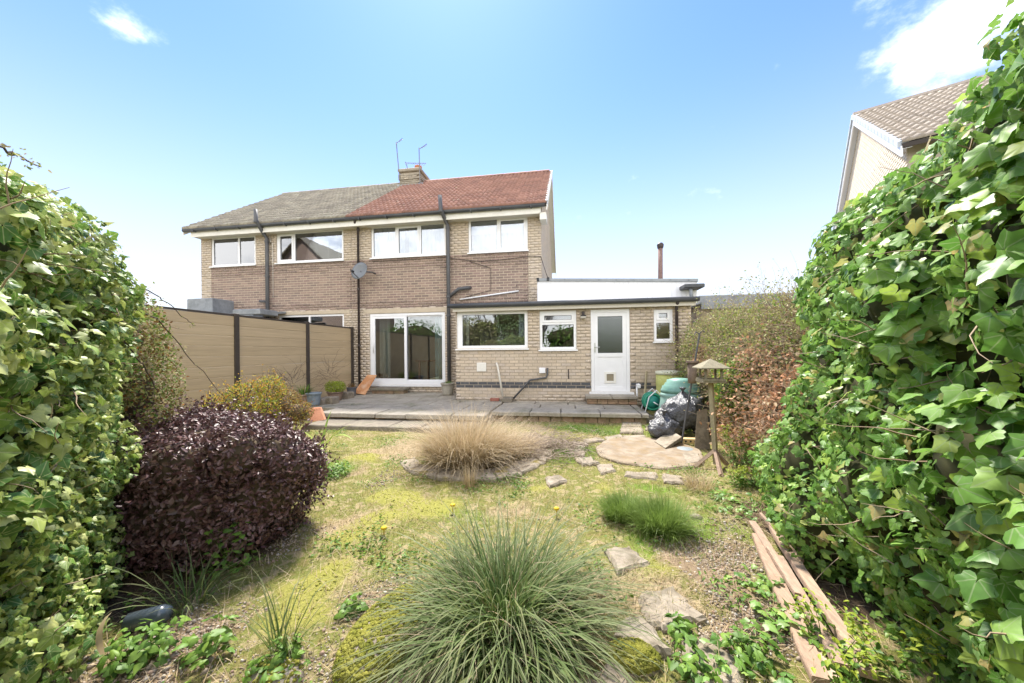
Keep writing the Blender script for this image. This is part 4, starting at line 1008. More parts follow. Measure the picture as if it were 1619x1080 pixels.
# ------------------------------------------------------------------ boundary fences
fe = thing('composite_fence', 'tan composite board fence with dark posts on the left boundary', 'fence', (XM, 6, .1))
posts = [9.93, 8.06, 6.11, 4.16, 2.21, .26]
for y in posts: MB().bbox(XM - .05, XM + .05, y - .045, y + .045, -.05, 2.185, .008).build('post', POST, fe)
for a, b in zip(posts[1:], posts[:-1]):
    for k in range(10):
        z0 = .16 + k * .197
        m = MB(); e = .006
        prof = [(-.012, z0), (.012, z0), (.016, z0 + .012), (.016, z0 + .18), (.011, z0 + .194), (-.011, z0 + .194), (-.016, z0 + .18), (-.016, z0 + .012)]
        ya_, yb_ = a + .046, b - .046; jit = random.uniform(-.002, .002)
        m.add([(XM + p[0] + jit, ya_, p[1]) for p in prof] + [(XM + p[0] + jit, yb_, p[1]) for p in prof], [tuple(range(8)), tuple(range(8, 16))[::-1]] + [(i, i + 8, (i + 1) % 8 + 8, (i + 1) % 8) for i in range(8)])
        m.build('board', WOODFENCE, fe)
    MB().box(XM - .022, XM + .022, a + .046, b - .046, 2.132, 2.165).build('top_rail', POST, fe)
OLDW = M('old_grey_fence_wood', [(.20, .155, .11), (.28, .22, .16), (.33, .26, .19)], by='rnd', rough=.9, var=.3, vscale=12, stretch=(6, 6, .5), bump=.4, bscale=60)
tf = thing('timber_fence', 'weathered vertical board fence half hidden behind the shrubs on the right', 'fence', (2.95, 5.5, 0))
y = 1.6
while y < 8.3:
    MB().bbox(2.93 + random.uniform(-.01, .01), 2.955, y, y + .115, .0, 1.62 + random.uniform(-.05, .04), .004).build('board', OLDW, tf); y += .122
for z in (.35, 1.3): MB().box(2.956, 3.0, 1.6, 8.3, z, z + .08).build('rail', OLDW, tf)

# ------------------------------------------------------------------ neighbouring buildings
def lean_to():
    t = thing('lean_to', 'low lean-to with grey lead roof behind the tan fence', 'lean-to', (-9.9, 9.2, .1))
    MB().box(-11.5, -8.95, 8.95, YF - .012, .1, 2.42).build('wall', BUFF_M, t)
    a = onY(338, 490, 8.8); b = onY(380, 488, 8.8); c = onY(415, 491, 8.8)
    m = MB(); m.add([(-11.6, 8.8, 2.44), (c[0] - .3, 8.8, 2.47), (c[0] - .3, YF - .012, 2.66), (-11.6, YF - .012, 2.66), (-11.6, 8.8, 2.50), (c[0] - .3, 8.8, 2.53), (c[0] - .3, YF - .012, 2.72), (-11.6, YF - .012, 2.72)],
        [(0, 3, 2, 1), (4, 5, 6, 7), (0, 1, 5, 4), (1, 2, 6, 5), (2, 3, 7, 6), (3, 0, 4, 7)]); m.build('roof', LEAD, t)
    MB().bbox(c[0] - .95, c[0] - .05, 8.78, 9.4, 2.50, 2.66, .02).build('roof_hood', LEAD, t)
    MB().tube([(-11.6, 8.76, 2.41), (c[0] + .05, 8.76, 2.42)], .05, 8).build('gutter', GUTTER, t, True)
    g0 = onY(296, 490, 9.3); g1 = onY(336, 471, 9.3)
    MB().bbox(g0[0], g1[0], 9.3, YF + 1.5, 2.3, g1[2], .02).build('flashing_box', LEAD, t)
lean_to()
t = thing('garage', 'flat roofed garage beside the left house', 'garage', (-14.6, 12, 0))
a = onY(225, 474, 9.6); b = onY(300, 470, 9.6)
MB().box(-17.5, -12.1, 9.7, 15, 0, 2.42).build('wall', BUFF_M, t); MB().bbox(-17.8, -12.0, 9.5, 15.2, 2.43, 2.62, .02).build('roof', LEAD, t); MB().box(-17.7, -12.1, 9.46, 9.495, 2.36, 2.52).build('fascia', FASCIA, t)
t = thing('garage', 'low grey felt roofed garage beyond the right hand shrubs', 'garage', (5, 11, 0))
a = onY(1105, 462, 11); b = onY(1260, 470, 11)
MB().box(3.75, 9.5, 10.6, 15, 0, 2.62).build('wall', BUFF_M, t); MB().bbox(3.6, 9.7, 10.4, 15.3, 2.63, 2.88, .02).build('roof', LEAD, t); MB().box(3.65, 9.6, 10.36, 10.396, 2.5, 2.7).build('fascia', LEAD, t)
t = thing('flue_pipe', 'tall terracotta flue pipe rising behind the white clad roof', 'flue', onY(1044, 440, 12.2))
p = onY(1044, 440, 12.2); q = onY(1044, 392, 12.2)
MB().tube([(p[0], 12.2, 2.9), (q[0], 12.2, q[2])], .075, 12).build('pipe', M('old_clay_pipe', [(0.181, 0.111, 0.095), (0.247, 0.166, 0.145)], rough=.85, var=.25), t, True)
MB().lathe([(.085, -.02), (.1, .02), (.11, .1), (.07, .16), (.02, .17)], (q[0], 12.2, q[2]), 12).build('cowl', PIPEB, t, True)

# neighbour's house on the right: gable towards the garden, turned from ours
PALEB = M('pale_cream_brick', [(0.633, 0.540, 0.422), (0.699, 0.606, 0.488), (0.654, 0.562, 0.456)], by='rnd', rough=.85, var=.08, vscale=30)
PALEM = M('pale_cream_mortar', [(.48, .42, .34)], rough=.95, var=.05)
def neighbour():
    d = ray(1350, 184); tt = (8.0 - CAMH) / d[2]; A = d * tt; A[2] += CAMH
    ph = math.radians(26.5); g = np.array([math.sin(ph), math.cos(ph), 0]); n = np.array([g[1], -g[0], 0])      # g along the gable (away), n into the house
    t = thing('neighbour_house', 'pale brick house gable with brown tiled roof above the right hand ivy', 'house', (A[0], A[1], 0))
    pit = math.atan(.66); half = 3.9; L = 8.0; up = np.array([0, 0, 1.0])
    Z0 = A[2] - half * math.tan(pit)
    def pt(u, w, z): return A * [1, 1, 0] + g * u + n * w + up * z
    o = .14
    m = MB(); vs = [pt(-half, o, 0), pt(half, o, 0), pt(half, o, Z0 - .12), pt(0, o, A[2] - .14), pt(-half, o, Z0 - .12)] + [pt(-half, L, 0), pt(half, L, 0), pt(half, L, Z0 - .12), pt(0, L, A[2] - .14), pt(-half, L, Z0 - .12)]
    m.add(vs, [(0, 1, 2, 3, 4), (9, 8, 7, 6, 5), (0, 4, 9, 5), (1, 6, 7, 2), (2, 7, 8, 3), (3, 8, 9, 4), (0, 5, 6, 1)]); wl = m.build('wall', PALEM, t)
    tfm = Matrix(((g[0], n[0], 0, A[0] + n[0] * (o - .01)), (g[1], n[1], 0, A[1] + n[1] * (o - .01)), (0, 0, 1, 0), (0, 0, 0, 1)))
    zt = A[2] - .14; ze = Z0 - .12
    sh = lambda z: (-half, half) if z < ze else (-(zt - z) / math.tan(pit), (zt - z) / math.tan(pit))
    # bricks run along the gable; mirrored so that their faces look out
    lay_bricks(courses(-half, half, 3.0, zt, (), sh), 0.0, {'buff': PALEB}, lambda x, z: 'buff', wl, 300, lambda b: -b[1], tfm)
    m = MB()
    rv = [pt(-half - .3, 0, Z0 - .2), pt(0, 0, A[2]), pt(half + .3, 0, Z0 - .2), pt(-half - .3, L, Z0 - .2), pt(0, L, A[2]), pt(half + .3, L, Z0 - .2)]
    m.add(rv + [v - up * .08 for v in rv], [(0, 3, 4, 1), (1, 4, 5, 2), (6, 7, 10, 9), (7, 8, 11, 10), (0, 1, 7, 6), (1, 2, 8, 7), (3, 9, 10, 4), (4, 10, 11, 5), (0, 6, 9, 3), (2, 5, 11, 8)]); rf = m.build('roof', FELTD, t)
    sl = half / math.cos(pit) + .3; e2_ = g * math.cos(pit) + up * math.sin(pit)
    O = pt(0, 0, A[2]) - e2_ * sl
    w = .3
    # tile frame: e1 along the ridge so that e1 x e2 points outwards
    roof_tiles(rf, O + n * L, -n, e2_, L, sl, TILE_N, 300, lambda i, j: (-(j * .8) - i * .5), w=.333, gauge=.30) if np.cross(-n, e2_)[2] > 0 else roof_tiles(rf, O, n, e2_, L, sl, TILE_N, 300, lambda i, j: (-(j * .8) + i * .5), w=.333, gauge=.30)
    e2b = -g * math.cos(pit) + up * math.sin(pit); Ob = pt(0, 0, A[2]) - e2b * sl
    roof_tiles(rf, Ob + n * L, -n, e2b, L, sl, TILE_N, 0, w=.333, gauge=.30) if np.cross(-n, e2b)[2] > 0 else roof_tiles(rf, Ob, n, e2b, L, sl, TILE_N, 0, w=.333, gauge=.30)
    m = MB(); m.tube([pt(0, -.02, A[2] + .0), pt(0, L, A[2] + .0)], .11, 8); m.build('ridge', TILE_N, rf)
    for s in (-1, 1):
        a, b = pt(0, -.02, A[2] - .04), pt(s * (half + .3), -.02, Z0 - .24); dn = up * -.2
        m = MB(); m.add([a, b, b + dn, a + dn, a + n * .03, b + n * .03, b + dn + n * .03, a + dn + n * .03], [(0, 1, 2, 3), (7, 6, 5, 4), (0, 4, 5, 1), (1, 5, 6, 2), (2, 6, 7, 3), (3, 7, 4, 0)]); m.build('barge_board', UPVC, t)
        q0, q1 = pt(0, .01, A[2] - .10), pt(s * (half + .28), .01, Z0 - .2 - .085); MB().add([q0, q1, q1 + n * .128, q0 + n * .128, q0 - up * .01, q1 - up * .01, q1 + n * .128 - up * .01, q0 + n * .128 - up * .01], [(0, 1, 2, 3), (7, 6, 5, 4), (0, 4, 5, 1), (1, 5, 6, 2), (2, 6, 7, 3), (3, 7, 4, 0)]).build('verge_soffit', UPVC, t)
        for k in range(15):
            f0, f1 = k / 15, (k + .9) / 15; p0, p1 = a + (b - a) * f0 + up * .09, a + (b - a) * f1 + up * .09
            m = MB(); q = -n * .035; r = n * .14; dz = -up * .12
            m.add([p0 + q, p1 + q, p1 + r, p0 + r, p0 + q + dz, p1 + q + dz, p1 + r + dz * .3, p0 + r + dz * .3], [(0, 1, 2, 3), (7, 6, 5, 4), (0, 4, 5, 1), (1, 5, 6, 2), (2, 6, 7, 3), (3, 7, 4, 0)]); m.build('verge_cap', M('pale_verge_cap', [(.42, .46, .50), (.50, .53, .56)], rough=.5, var=.05) if k == 0 and s == -1 else bpy.data.materials['pale_verge_cap'], t)
neighbour()

# ------------------------------------------------------------------ plant materials
IVY_R = M('green_ivy_leaf', [(0.088, 0.200, 0.031), (0.138, 0.288, 0.044), (0.175, 0.338, 0.056), (0.237, 0.413, 0.075), (0.138, 0.250, 0.075), (0.400, 0.550, 0.100), (0.163, 0.300, 0.056), (0.275, 0.438, 0.100), (0.100, 0.225, 0.037), (0.200, 0.362, 0.062), (0.500, 0.375, 0.150)], by='rnd', rough=.42, var=.25, vscale=25, spec=.4, transl=.42, vein=(.30, .38, .18))
IVY_L = M('variegated_ivy_leaf', [(0.059, 0.136, 0.030), (0.109, 0.219, 0.040), (0.238, 0.345, 0.059), (0.455, 0.502, 0.129), (0.129, 0.240, 0.050), (0.594, 0.606, 0.238), (0.079, 0.178, 0.040), (0.337, 0.397, 0.089), (0.099, 0.199, 0.050), (0.515, 0.522, 0.178)], by='rnd', rough=.45, var=.35, vscale=22, spec=.35, transl=.3, vein=(.46, .48, .22))
PURPLE = M('purple_leaf', [(0.085, 0.040, 0.039), (0.134, 0.063, 0.060), (0.104, 0.062, 0.051), (0.216, 0.124, 0.117), (0.084, 0.058, 0.043)], by='rnd', rough=.42, var=.2, spec=.35, transl=.1)
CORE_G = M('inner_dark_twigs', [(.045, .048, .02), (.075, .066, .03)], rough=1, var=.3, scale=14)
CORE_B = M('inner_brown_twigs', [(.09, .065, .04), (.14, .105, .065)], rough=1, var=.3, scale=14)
BARK = M('twig_bark', [(.22, .15, .10), (.32, .24, .16), (.26, .20, .14)], by='rnd', rough=.9, var=.2)
BARKD = M('dark_twig_bark', [(.05, .035, .03), (.09, .065, .05)], by='rnd', rough=.9, var=.2)
OLIVE = M('olive_leaf', [(.27, .29, .08), (.36, .36, .12), (.21, .26, .05), (.44, .38, .19), (.36, .28, .16)], by='rnd', rough=.55, var=.2, transl=.3)
MIDG = M('mid_green_leaf', [(.08, .16, .025), (.13, .24, .035), (.20, .31, .05)], by='rnd', rough=.5, var=.2, transl=.3)
LIME = M('lime_leaf', [(.28, .36, .03), (.38, .44, .05), (.22, .30, .03)], by='rnd', rough=.55, var=.15, transl=.35)
DRY = M('dry_orange_leaf', [(.46, .23, .12), (.58, .33, .19), (.38, .20, .11), (.55, .38, .25), (.36, .28, .16)], by='rnd', rough=.8, var=.2, transl=.25)
YEL = M('yellow_orange_leaf', [(.46, .40, .05), (.54, .36, .05), (.52, .24, .05), (.38, .38, .05)], by='rnd', rough=.55, var=.2, transl=.3)
RUST = M('rust_leaf', [(.20, .10, .03), (.28, .13, .04), (.16, .11, .035), (.24, .18, .05)], by='rnd', rough=.6, var=.2, transl=.25)
STRAW = M('straw_blade', [(0.405, 0.292, 0.156), (0.478, 0.361, 0.211), (0.350, 0.241, 0.109), (0.313, 0.241, 0.094), (0.515, 0.404, 0.257)], by='rnd', rough=.7, var=.12, transl=.3, tip=(.58, .47, .33))
STRAWB = M('straw_base', [(.24, .16, .06), (.22, .20, .05), (.30, .19, .07)], by='rnd', rough=.8, var=.15, transl=.25, tip=(.45, .36, .20))
SEDGE = M('blue_green_sedge', [(0.045, 0.106, 0.014), (0.077, 0.151, 0.026), (0.117, 0.190, 0.048), (0.041, 0.090, 0.011), (0.153, 0.179, 0.040), (0.063, 0.134, 0.021)], by='rnd', rough=.6, spec=.2, var=.12, transl=.25, tip=(.22, .22, .12))
TUFT = M('bright_green_blade', [(.09, .17, .02), (.13, .23, .03), (.17, .26, .045)], by='rnd', rough=.5, var=.12, transl=.35, tip=(.24, .32, .08))
LAWNB = M('lawn_blade', [(.19, .21, .035), (.27, .26, .07), (.36, .31, .12), (.15, .21, .03), (.42, .35, .17)], by='rnd', rough=.7, var=.1, transl=.3, tip=(.32, .28, .12))

def singles(P, Nn, count, mats_mesh, parent, size, hang=.6, tilt=.5):
    """separate leaf objects sharing a few meshes"""
    n = len(P); nn = norm(Nn + rng.normal(0, tilt, (n, 3)) + np.array([0, 0, .2])); td = rng.normal(0, .5, (n, 3)) + np.array([0, 0, -hang])
    Ms = frames(nn, td, rng.uniform(*size, n), rng.uniform(.85, 1.2, n))
    for k in range(min(count, n)):
        o = bpy.data.objects.new('leaf', mats_mesh[k % len(mats_mesh)]); m = Matrix(Ms[k].tolist()).to_4x4(); m.translation = P[k].tolist(); o.matrix_basis = m; link(o, parent)
def leaf_meshes(T, F, A, mat, n=6):
    out = []
    for k in range(n):
        V = np.array(T, float); V[1:, :2] *= 1 + rng.normal(0, .05, (len(V) - 1, 2)); V[:, 2] += .06 * np.sin(V[:, 0] * 6 + k) * rng.uniform(.3, 1) + .05 * np.cos(V[:, 1] * 5 + k)
        me = mesh_np('leaf', V, F, {**A, 'rnd': np.full(len(V), k / n)}, True); me.materials.append(mat); out.append(me)
    return out
def face_ells(path, zs, r, inward, jit=.07):
    out = []
    for (x, y, zt) in path:
        for z in np.arange(zs[0], zt - r * .8, zs[1]):
            out.append((x + inward[0] * r + random.uniform(-jit, jit), y + inward[1] * r + random.uniform(-jit, jit), z + random.uniform(-jit, jit), r * random.uniform(.85, 1.15), r * random.uniform(.95, 1.25), r * random.uniform(.85, 1.15)))
        out.append((x + inward[0] * r * 1.1, y + inward[1] * r * 1.1, zt - r * .95 + random.uniform(-.05, .05), r * 1.05, r * 1.15, r))
    return out
def visible_first(P, Nn):
    d = P - np.array([0, 0, CAMH]); dist = np.linalg.norm(d, axis=1); face = -(d * Nn).sum(1) / dist; z = d @ FW; u = np.abs(d @ RT) / np.maximum(z, .05)
    s = np.where((z > .2) & (u < 1.5), face / dist, -9); return np.argsort(-s)

# left ivy
def ivy_left():
    t = thing('ivy_hedge', 'large leaved yellow and green variegated ivy hedge at the left edge', 'hedge', (-2.2, .9, 0))
    path = [(-1.48, y, 2.2) for y in (-.5, -.2, .1, .4)] + [(-1.53, .65, 2.08), (-1.70, .9, 2.06), (-1.93, 1.15, 2.12), (-2.15, 1.38, 2.10), (-2.36, 1.58, 2.0)]
    E = face_ells(path, (.2, .3), .33, (-.80, -.55))
    E = [(e[0] - (.16 if e[2] < 1.0 and e[1] > .3 else 0), *e[1:]) for e in E]
    E += [(x - .55, y - .2, z, .45, .45, .45) for x, y, _ in path for z in (.4, 1.0, 1.45)]
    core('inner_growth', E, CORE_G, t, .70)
    P, Nn = blob_points(E, 38000, .17); o = visible_first(P, Nn); s, r = o[:300], o[300:]
    singles(P[s] + Nn[s] * .02, Nn[s], 300, leaf_meshes(IVY_T, IVY_F, IVY_A, IVY_L), t, (.038, .068))
    leaf_mass('foliage', P[r], Nn[r], IVY_L, t, (.018, .048), IVY_T, IVY_F, IVY_A)
    B = P[o[:900:10]]; V, F, at, _ = twigs(B, Nn[o[:900:10]] * .3 + rng.normal(0, .6, (len(B), 3)), rng.uniform(.08, .22, len(B)), np.full(len(B), .003)); obj('stems', mesh_np('stems', V, F, at), BARK, t)['kind'] = 'stuff'
ivy_left()
def twiggy(name, label, ells, mats, n, leaf, twn, tl, group=None, bark=None, corem=None, ck=.7, up=.6, hang=.1, depth=.22):
    c = np.array(ells).mean(0); t = thing(name, label, 'shrub', (c[0], c[1], 0), group)
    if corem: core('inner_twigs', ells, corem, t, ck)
    for k, (mt, fr) in enumerate(mats):
        P, Nn = blob_points(ells, int(n * fr), depth); leaf_mass('foliage', P, Nn, mt, t, leaf, hang=hang, tilt=.9)
    if twn:
        P, Nn = blob_points(ells, twn, .3); V, F, at, PT = twigs(P - Nn * .1, Nn + rng.normal(0, .5, P.shape) + [0, 0, up], rng.uniform(*tl, len(P)), rng.uniform(.002, .005, len(P)), .5)
        Q = PT[:, 2:].reshape(-1, 3); leaf_mass('shoot_leaves', Q + rng.normal(0, .012, Q.shape), rng.normal(size=Q.shape), mats[0][0], t, leaf, hang=-.1, tilt=.8)
        obj('twigs', mesh_np('twigs', V, F, at), bark or BARK, t)['kind'] = 'stuff'
    return t
twiggy('climbing_shrub', 'brown twiggy small leaved shrub showing over the far end of the left ivy', [(-3.22, 2.0, 1.52, .36, .36, .40), (-3.35, 2.15, 1.15, .4, .4, .55), (-3.0, 1.8, 1.3, .26, .26, .40)], [(OLIVE, .5), (RUST, .3), (MIDG, .2)], 15000, (.016, .032), 320, (.1, .25), None, BARK, CORE_B, .6)
# long arching bramble stems
def bramble(label, pix, Zs):
    pts = [atZ(x, y, z) for (x, y), z in zip(pix, Zs)]; t = thing('bramble_stem', label, 'plant', pts[0], 'bramble stems arching from the left ivy')
    P = []
    for a, b in zip(pts[:-1], pts[1:]):
        for k in range(4): P.append(a + (b - a) * k / 4 + rng.normal(0, .004, 3))
    P.append(pts[-1]); m = MB(); n = len(P); m.tube(P, [.0045 * (1 - .6 * i / n) for i in range(n)], 5); m.build('stem', BARKD, t)
    B = np.array(P)[rng.integers(0, n, 40)] + rng.normal(0, .012, (40, 3)); leaf_mass('buds', B, rng.normal(size=(40, 3)), OLIVE, t, (.008, .022), kind='stuff')
bramble('longest bramble stem reaching down to the yellow shrub', [(215, 487), (250, 505), (285, 545), (330, 600), (360, 635)], [2.0, 2.3, 2.7, 3.2, 3.5])
bramble('bramble stem rising from ivy top towards the grey lean-to roof', [(200, 440), (235, 460), (265, 480), (295, 505), (310, 515)], [2.0, 2.3, 2.6, 2.9, 3.1])
bramble('short drooping bramble stem in front of the tan fence', [(195, 540), (225, 575), (245, 610), (262, 640)], [2.0, 2.2, 2.4, 2.5])
bramble('bramble shoot sticking out above the top left ivy', [(0, 232), (25, 245), (45, 255), (65, 264)], [1.3, 1.35, 1.4, 1.45])

# right ivy
def ivy_right():
    t = thing('ivy_hedge', 'tall glossy dark green ivy hedge filling the right edge', 'hedge', (1.7, 1.5, 0))
    path = [(1.02, -.3, 2.3), (1.02, 0, 2.3), (1.02, .35, 2.3), (1.04, .7, 2.62), (1.09, 1.0, 2.42), (1.17, 1.3, 2.24), (1.24, 1.6, 2.2), (1.31, 1.9, 2.2), (1.39, 2.2, 2.18), (1.5, 2.45, 2.12), (1.58, 2.65, 2.05)]
    E = face_ells(path, (.15, .3), .32, (.95, -.1))
    E = [(e[0] + (.10 if e[2] < .6 and e[1] > .8 else 0), *e[1:]) for e in E]
    E += [(x + .75, y, z, .45, .4, .45) for x, y, _ in path for z in (.4, 1.1, 1.75)]
    # lower bank of ivy running on towards the feeder
    E += [(1.72, 2.7, .5, .36, .3, .5), (1.95, 2.75, 1.1, .3, .3, .4), (1.85, 3.0, .4, .36, .3, .42), (1.95, 3.3, .35, .36, .32, .38), (2.05, 3.6, .3, .35, .3, .34), (1.6, 2.45, .3, .32, .3, .32), (2.15, 3.1, .85, .3, .3, .35)]
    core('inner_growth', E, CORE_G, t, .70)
    P, Nn = blob_points(E, 38000, .17); o = visible_first(P, Nn); s, r = o[:300], o[300:]
    singles(P[s] + Nn[s] * .02, Nn[s], 300, leaf_meshes(IVY_T, IVY_F, IVY_A, IVY_R), t, (.048, .085))
    leaf_mass('foliage', P[r], Nn[r], IVY_R, t, (.022, .058), IVY_T, IVY_F, IVY_A)
    B = P[o[:1500:12]]; V, F, at, _ = twigs(B, Nn[o[:1500:12]] * .3 + rng.normal(0, .5, (len(B), 3)) + [0, .5, 0], rng.uniform(.1, .26, len(B)), np.full(len(B), .003)); obj('stems', mesh_np('stems', V, F, at), BARK, t)['kind'] = 'stuff'
ivy_right()
# creeping ivy on the ground by the planks
c = [G(1180, 770), G(1150, 790), G(1245, 1000), G(1165, 1060), G(1180, 820), G(1205, 930)]
P = np.concatenate([q + np.stack([rng.normal(0, .09, 34), rng.normal(0, .08, 34), rng.uniform(.02, .07, 34)], 1) for q in c])
P2 = np.stack([rng.uniform(0, 1, 520), rng.uniform(0, 1, 520), rng.uniform(.02, .16, 520)], 1); yy_ = 1.15 + 2.1 * P2[:, 0]; P = np.concatenate([P, np.stack([1.22 + .17 * yy_ * .8 + .35 * P2[:, 1], yy_, P2[:, 2] + .10 * P2[:, 1]], 1)])
t = leaf_mass('creeping_ivy', P, np.tile([0, 0, 1.], (len(P), 1)), IVY_R, None, (.03, .055), IVY_T, IVY_F, IVY_A, hang=0, tilt=.35); tag(t, 'creeping ivy leaves spreading over the ground beside the planks', 'ivy')

# overgrown shrubs of the right boundary
twiggy('overgrown_shrub', 'loose olive green shrub against the corner of the extension', [(2.75, 7.75, 1.25, .45, .5, .8), (2.55, 7.3, 1.0, .42, .5, .75), (2.95, 7.1, 1.6, .5, .55, .6)], [(OLIVE, .7), (MIDG, .3)], 9500, (.02, .045), 900, (.25, .75), None, BARK, CORE_B, .42)
twiggy('overgrown_shrub', 'tall yellow green twiggy shrub behind the bird table', [(2.75, 6.3, 1.3, .45, .55, .75), (2.6, 5.7, .9, .45, .5, .8), (2.95, 5.6, 1.6, .42, .5, .55)], [(OLIVE, .55), (LIME, .15), (MIDG, .3)], 10500, (.02, .045), 900, (.25, .75), None, BARK, CORE_B, .42)
twiggy('overgrown_shrub', 'bare stemmed grey green shrub between bird table and tall ivy', [(2.75, 4.9, 1.25, .4, .5, .75), (2.8, 4.3, 1.35, .38, .45, .6), (2.6, 4.6, .7, .4, .45, .55)], [(OLIVE, .5), (MIDG, .35), (RUST, .15)], 7500, (.02, .045), 1100, (.3, .85), None, BARK, CORE_B, .42)
twiggy('dead_branch', 'cut branch with dry orange brown leaves lying on the right bank', [(2.12, 3.85, .74, .3, .34, .22), (2.35, 3.9, 1.02, .26, .3, .2), (2.05, 3.65, .52, .22, .24, .16), (2.4, 4.4, .95, .3, .4, .2), (2.3, 4.8, 1.2, .2, .3, .2), (2.2, 4.2, .45, .25, .3, .2)], [(DRY, 1)], 2000, (.03, .06), 420, (.2, .6), None, BARK, None, .5, 0, .6)
twiggy('dead_branch', 'dry brown leafed branch above the compost bin', [(2.45, 6.9, 1.25, .16, .2, .25), (2.5, 6.7, 1.05, .14, .2, .25)], [(DRY, 1)], 420, (.04, .07), 30, (.2, .4), None, BARK, None, .5, 0, .6)
twiggy('dead_branch', 'dry brown leaves scattered low behind the bird table post', [(2.15, 4.9, .55, .28, .35, .3), (2.0, 4.6, .35, .2, .3, .2)], [(DRY, .6), (RUST, .4)], 700, (.035, .06), 60, (.2, .4), None, BARK, None, .5, 0, .6)
twiggy('fern_clump', 'fresh mid green bush to the right of the bird table tray', [(2.2, 5.1, .85, .3, .35, .35), (2.3, 5.0, 1.05, .25, .3, .25)], [(MIDG, .7), (LIME, .3)], 1800, (.03, .055), 60, (.1, .3), None, BARK, CORE_G, .6)
def euphorbia(label, px, h, n, Z=None):
    g = G(*px); t = thing('euphorbia', label, 'plant', g, 'lime flowered spurge plants')
    az = rng.uniform(0, 6.28, n); B = g + np.stack([rng.normal(0, .05, n), rng.normal(0, .05, n), np.zeros(n)], 1); D = np.stack([np.cos(az) * .35, np.sin(az) * .35, np.ones(n)], 1)
    V, F, at, P = twigs(B, D, rng.uniform(.7, 1, n) * h, np.full(n, .004), .15); obj('stems', mesh_np('stems', V, F, at), MIDG, t)['kind'] = 'stuff'
    H = np.repeat(P[:, -1], 34, 0) + rng.normal(0, .03, (n * 34, 3)); leaf_mass('flower_heads', H, np.tile([0, 0, 1.], (len(H), 1)), LIME, t, (.016, .03), hang=0, tilt=.5)
    S = np.concatenate([P[:, k] for k in (1, 2, 3, 4)]); S = np.repeat(S, 5, 0) + rng.normal(0, .02, (len(S) * 5, 3)); leaf_mass('leaves', S, np.tile([0, 0, 1.], (len(S), 1)), MIDG, t, (.025, .045), hang=0, tilt=.6)
euphorbia('lime green spurge growing beside the bird table post', (1170, 745), .5, 9); euphorbia('lime green spurge flowering over the end of the planks', (1335, 1075), .2, 6); euphorbia('small lime spurge against the ivy at lower right', (1405, 1075), .3, 4)
euphorbia('lime green spurge patch near the legs of the bird table', (1175, 775), .22, 6)

# purple shrub
def purple():
    E = [(-2.72 + .72 * math.cos(k * 1.7), 2.35 + .42 * math.sin(k * 1.7), .55 + .13 * math.sin(k * 2.9), .20 + .05 * math.sin(k * 5), .2, .22) for k in range(18)]
    E += [(-2.72, 2.45, .44, .72, .60, .46), (-2.27, 2.36, .38, .42, .46, .45), (-3.1, 2.55, .48, .5, .5, .42), (-2.55, 2.1, .36, .5, .38, .42), (-2.95, 2.1, .40, .45, .4, .42), (-2.4, 2.1, .16, .45, .3, .2), (-2.8, 1.95, .2, .45, .3, .26), (-3.2, 2.0, .36, .35, .35, .4)]
    E = [(e[0] - .08, *e[1:]) for e in E]
    t = thing('purple_shrub', 'rounded dark purple leaved shrub on the left of the lawn', 'shrub', (-2.45, 2.35, 0)); core('inner_twigs', E, CORE_B, t, .72)
    P, Nn = blob_points(E, 24000, .13); leaf_mass('foliage', P, Nn, PURPLE, t, (.022, .048), hang=-.1, tilt=.6)
    B, nn = blob_points(E, 520, .05); V, F, at, PT = twigs(B, nn + [0, 0, .5], rng.uniform(.04, .17, len(B)), np.full(len(B), .0022), .3); Q = np.repeat(PT[:, 2:].reshape(-1, 3), 2, 0); leaf_mass('shoot_leaves', Q + rng.normal(0, .008, Q.shape), rng.normal(size=Q.shape), PURPLE, t, (.018, .036), hang=-.3, tilt=.8); obj('shoots', mesh_np('shoots', V, F, at), BARKD, t)['kind'] = 'stuff'
purple()
# shrubs along the tan fence
twiggy('yellow_shrub', 'yellow and orange tinted shrub in front of the tan fence', [(-5.2, 5.05, .60, .30, .35, .32), (-4.98, 5.3, .78, .24, .26, .24), (-5.35, 4.75, .45, .3, .3, .3), (-4.85, 5.0, .45, .26, .3, .26)], [(YEL, .5), (LIME, .3), (MIDG, .2)], 4200, (.02, .04), 340, (.15, .4), None, BARKD, None, .6)
twiggy('rusty_shrub', 'rust brown shrub between the yellow shrub and the patio steps', [(-5.0, 5.55, .42, .28, .34, .28), (-4.72, 5.6, .34, .24, .3, .22), (-5.15, 5.85, .48, .24, .3, .24)], [(RUST, .6), (YEL, .2), (OLIVE, .2)], 5000, (.018, .035), 200, (.1, .3), None, BARKD, CORE_B, .65)
twiggy('bare_shrub', 'thin leafless stems standing before the tan fence', [(-6.0, 7.1, .7, .25, .5, .4), (-6.1, 8.4, .8, .2, .4, .4)], [(RUST, 1)], 60, (.01, .02), 90, (.25, .6), None, BARKD, None)

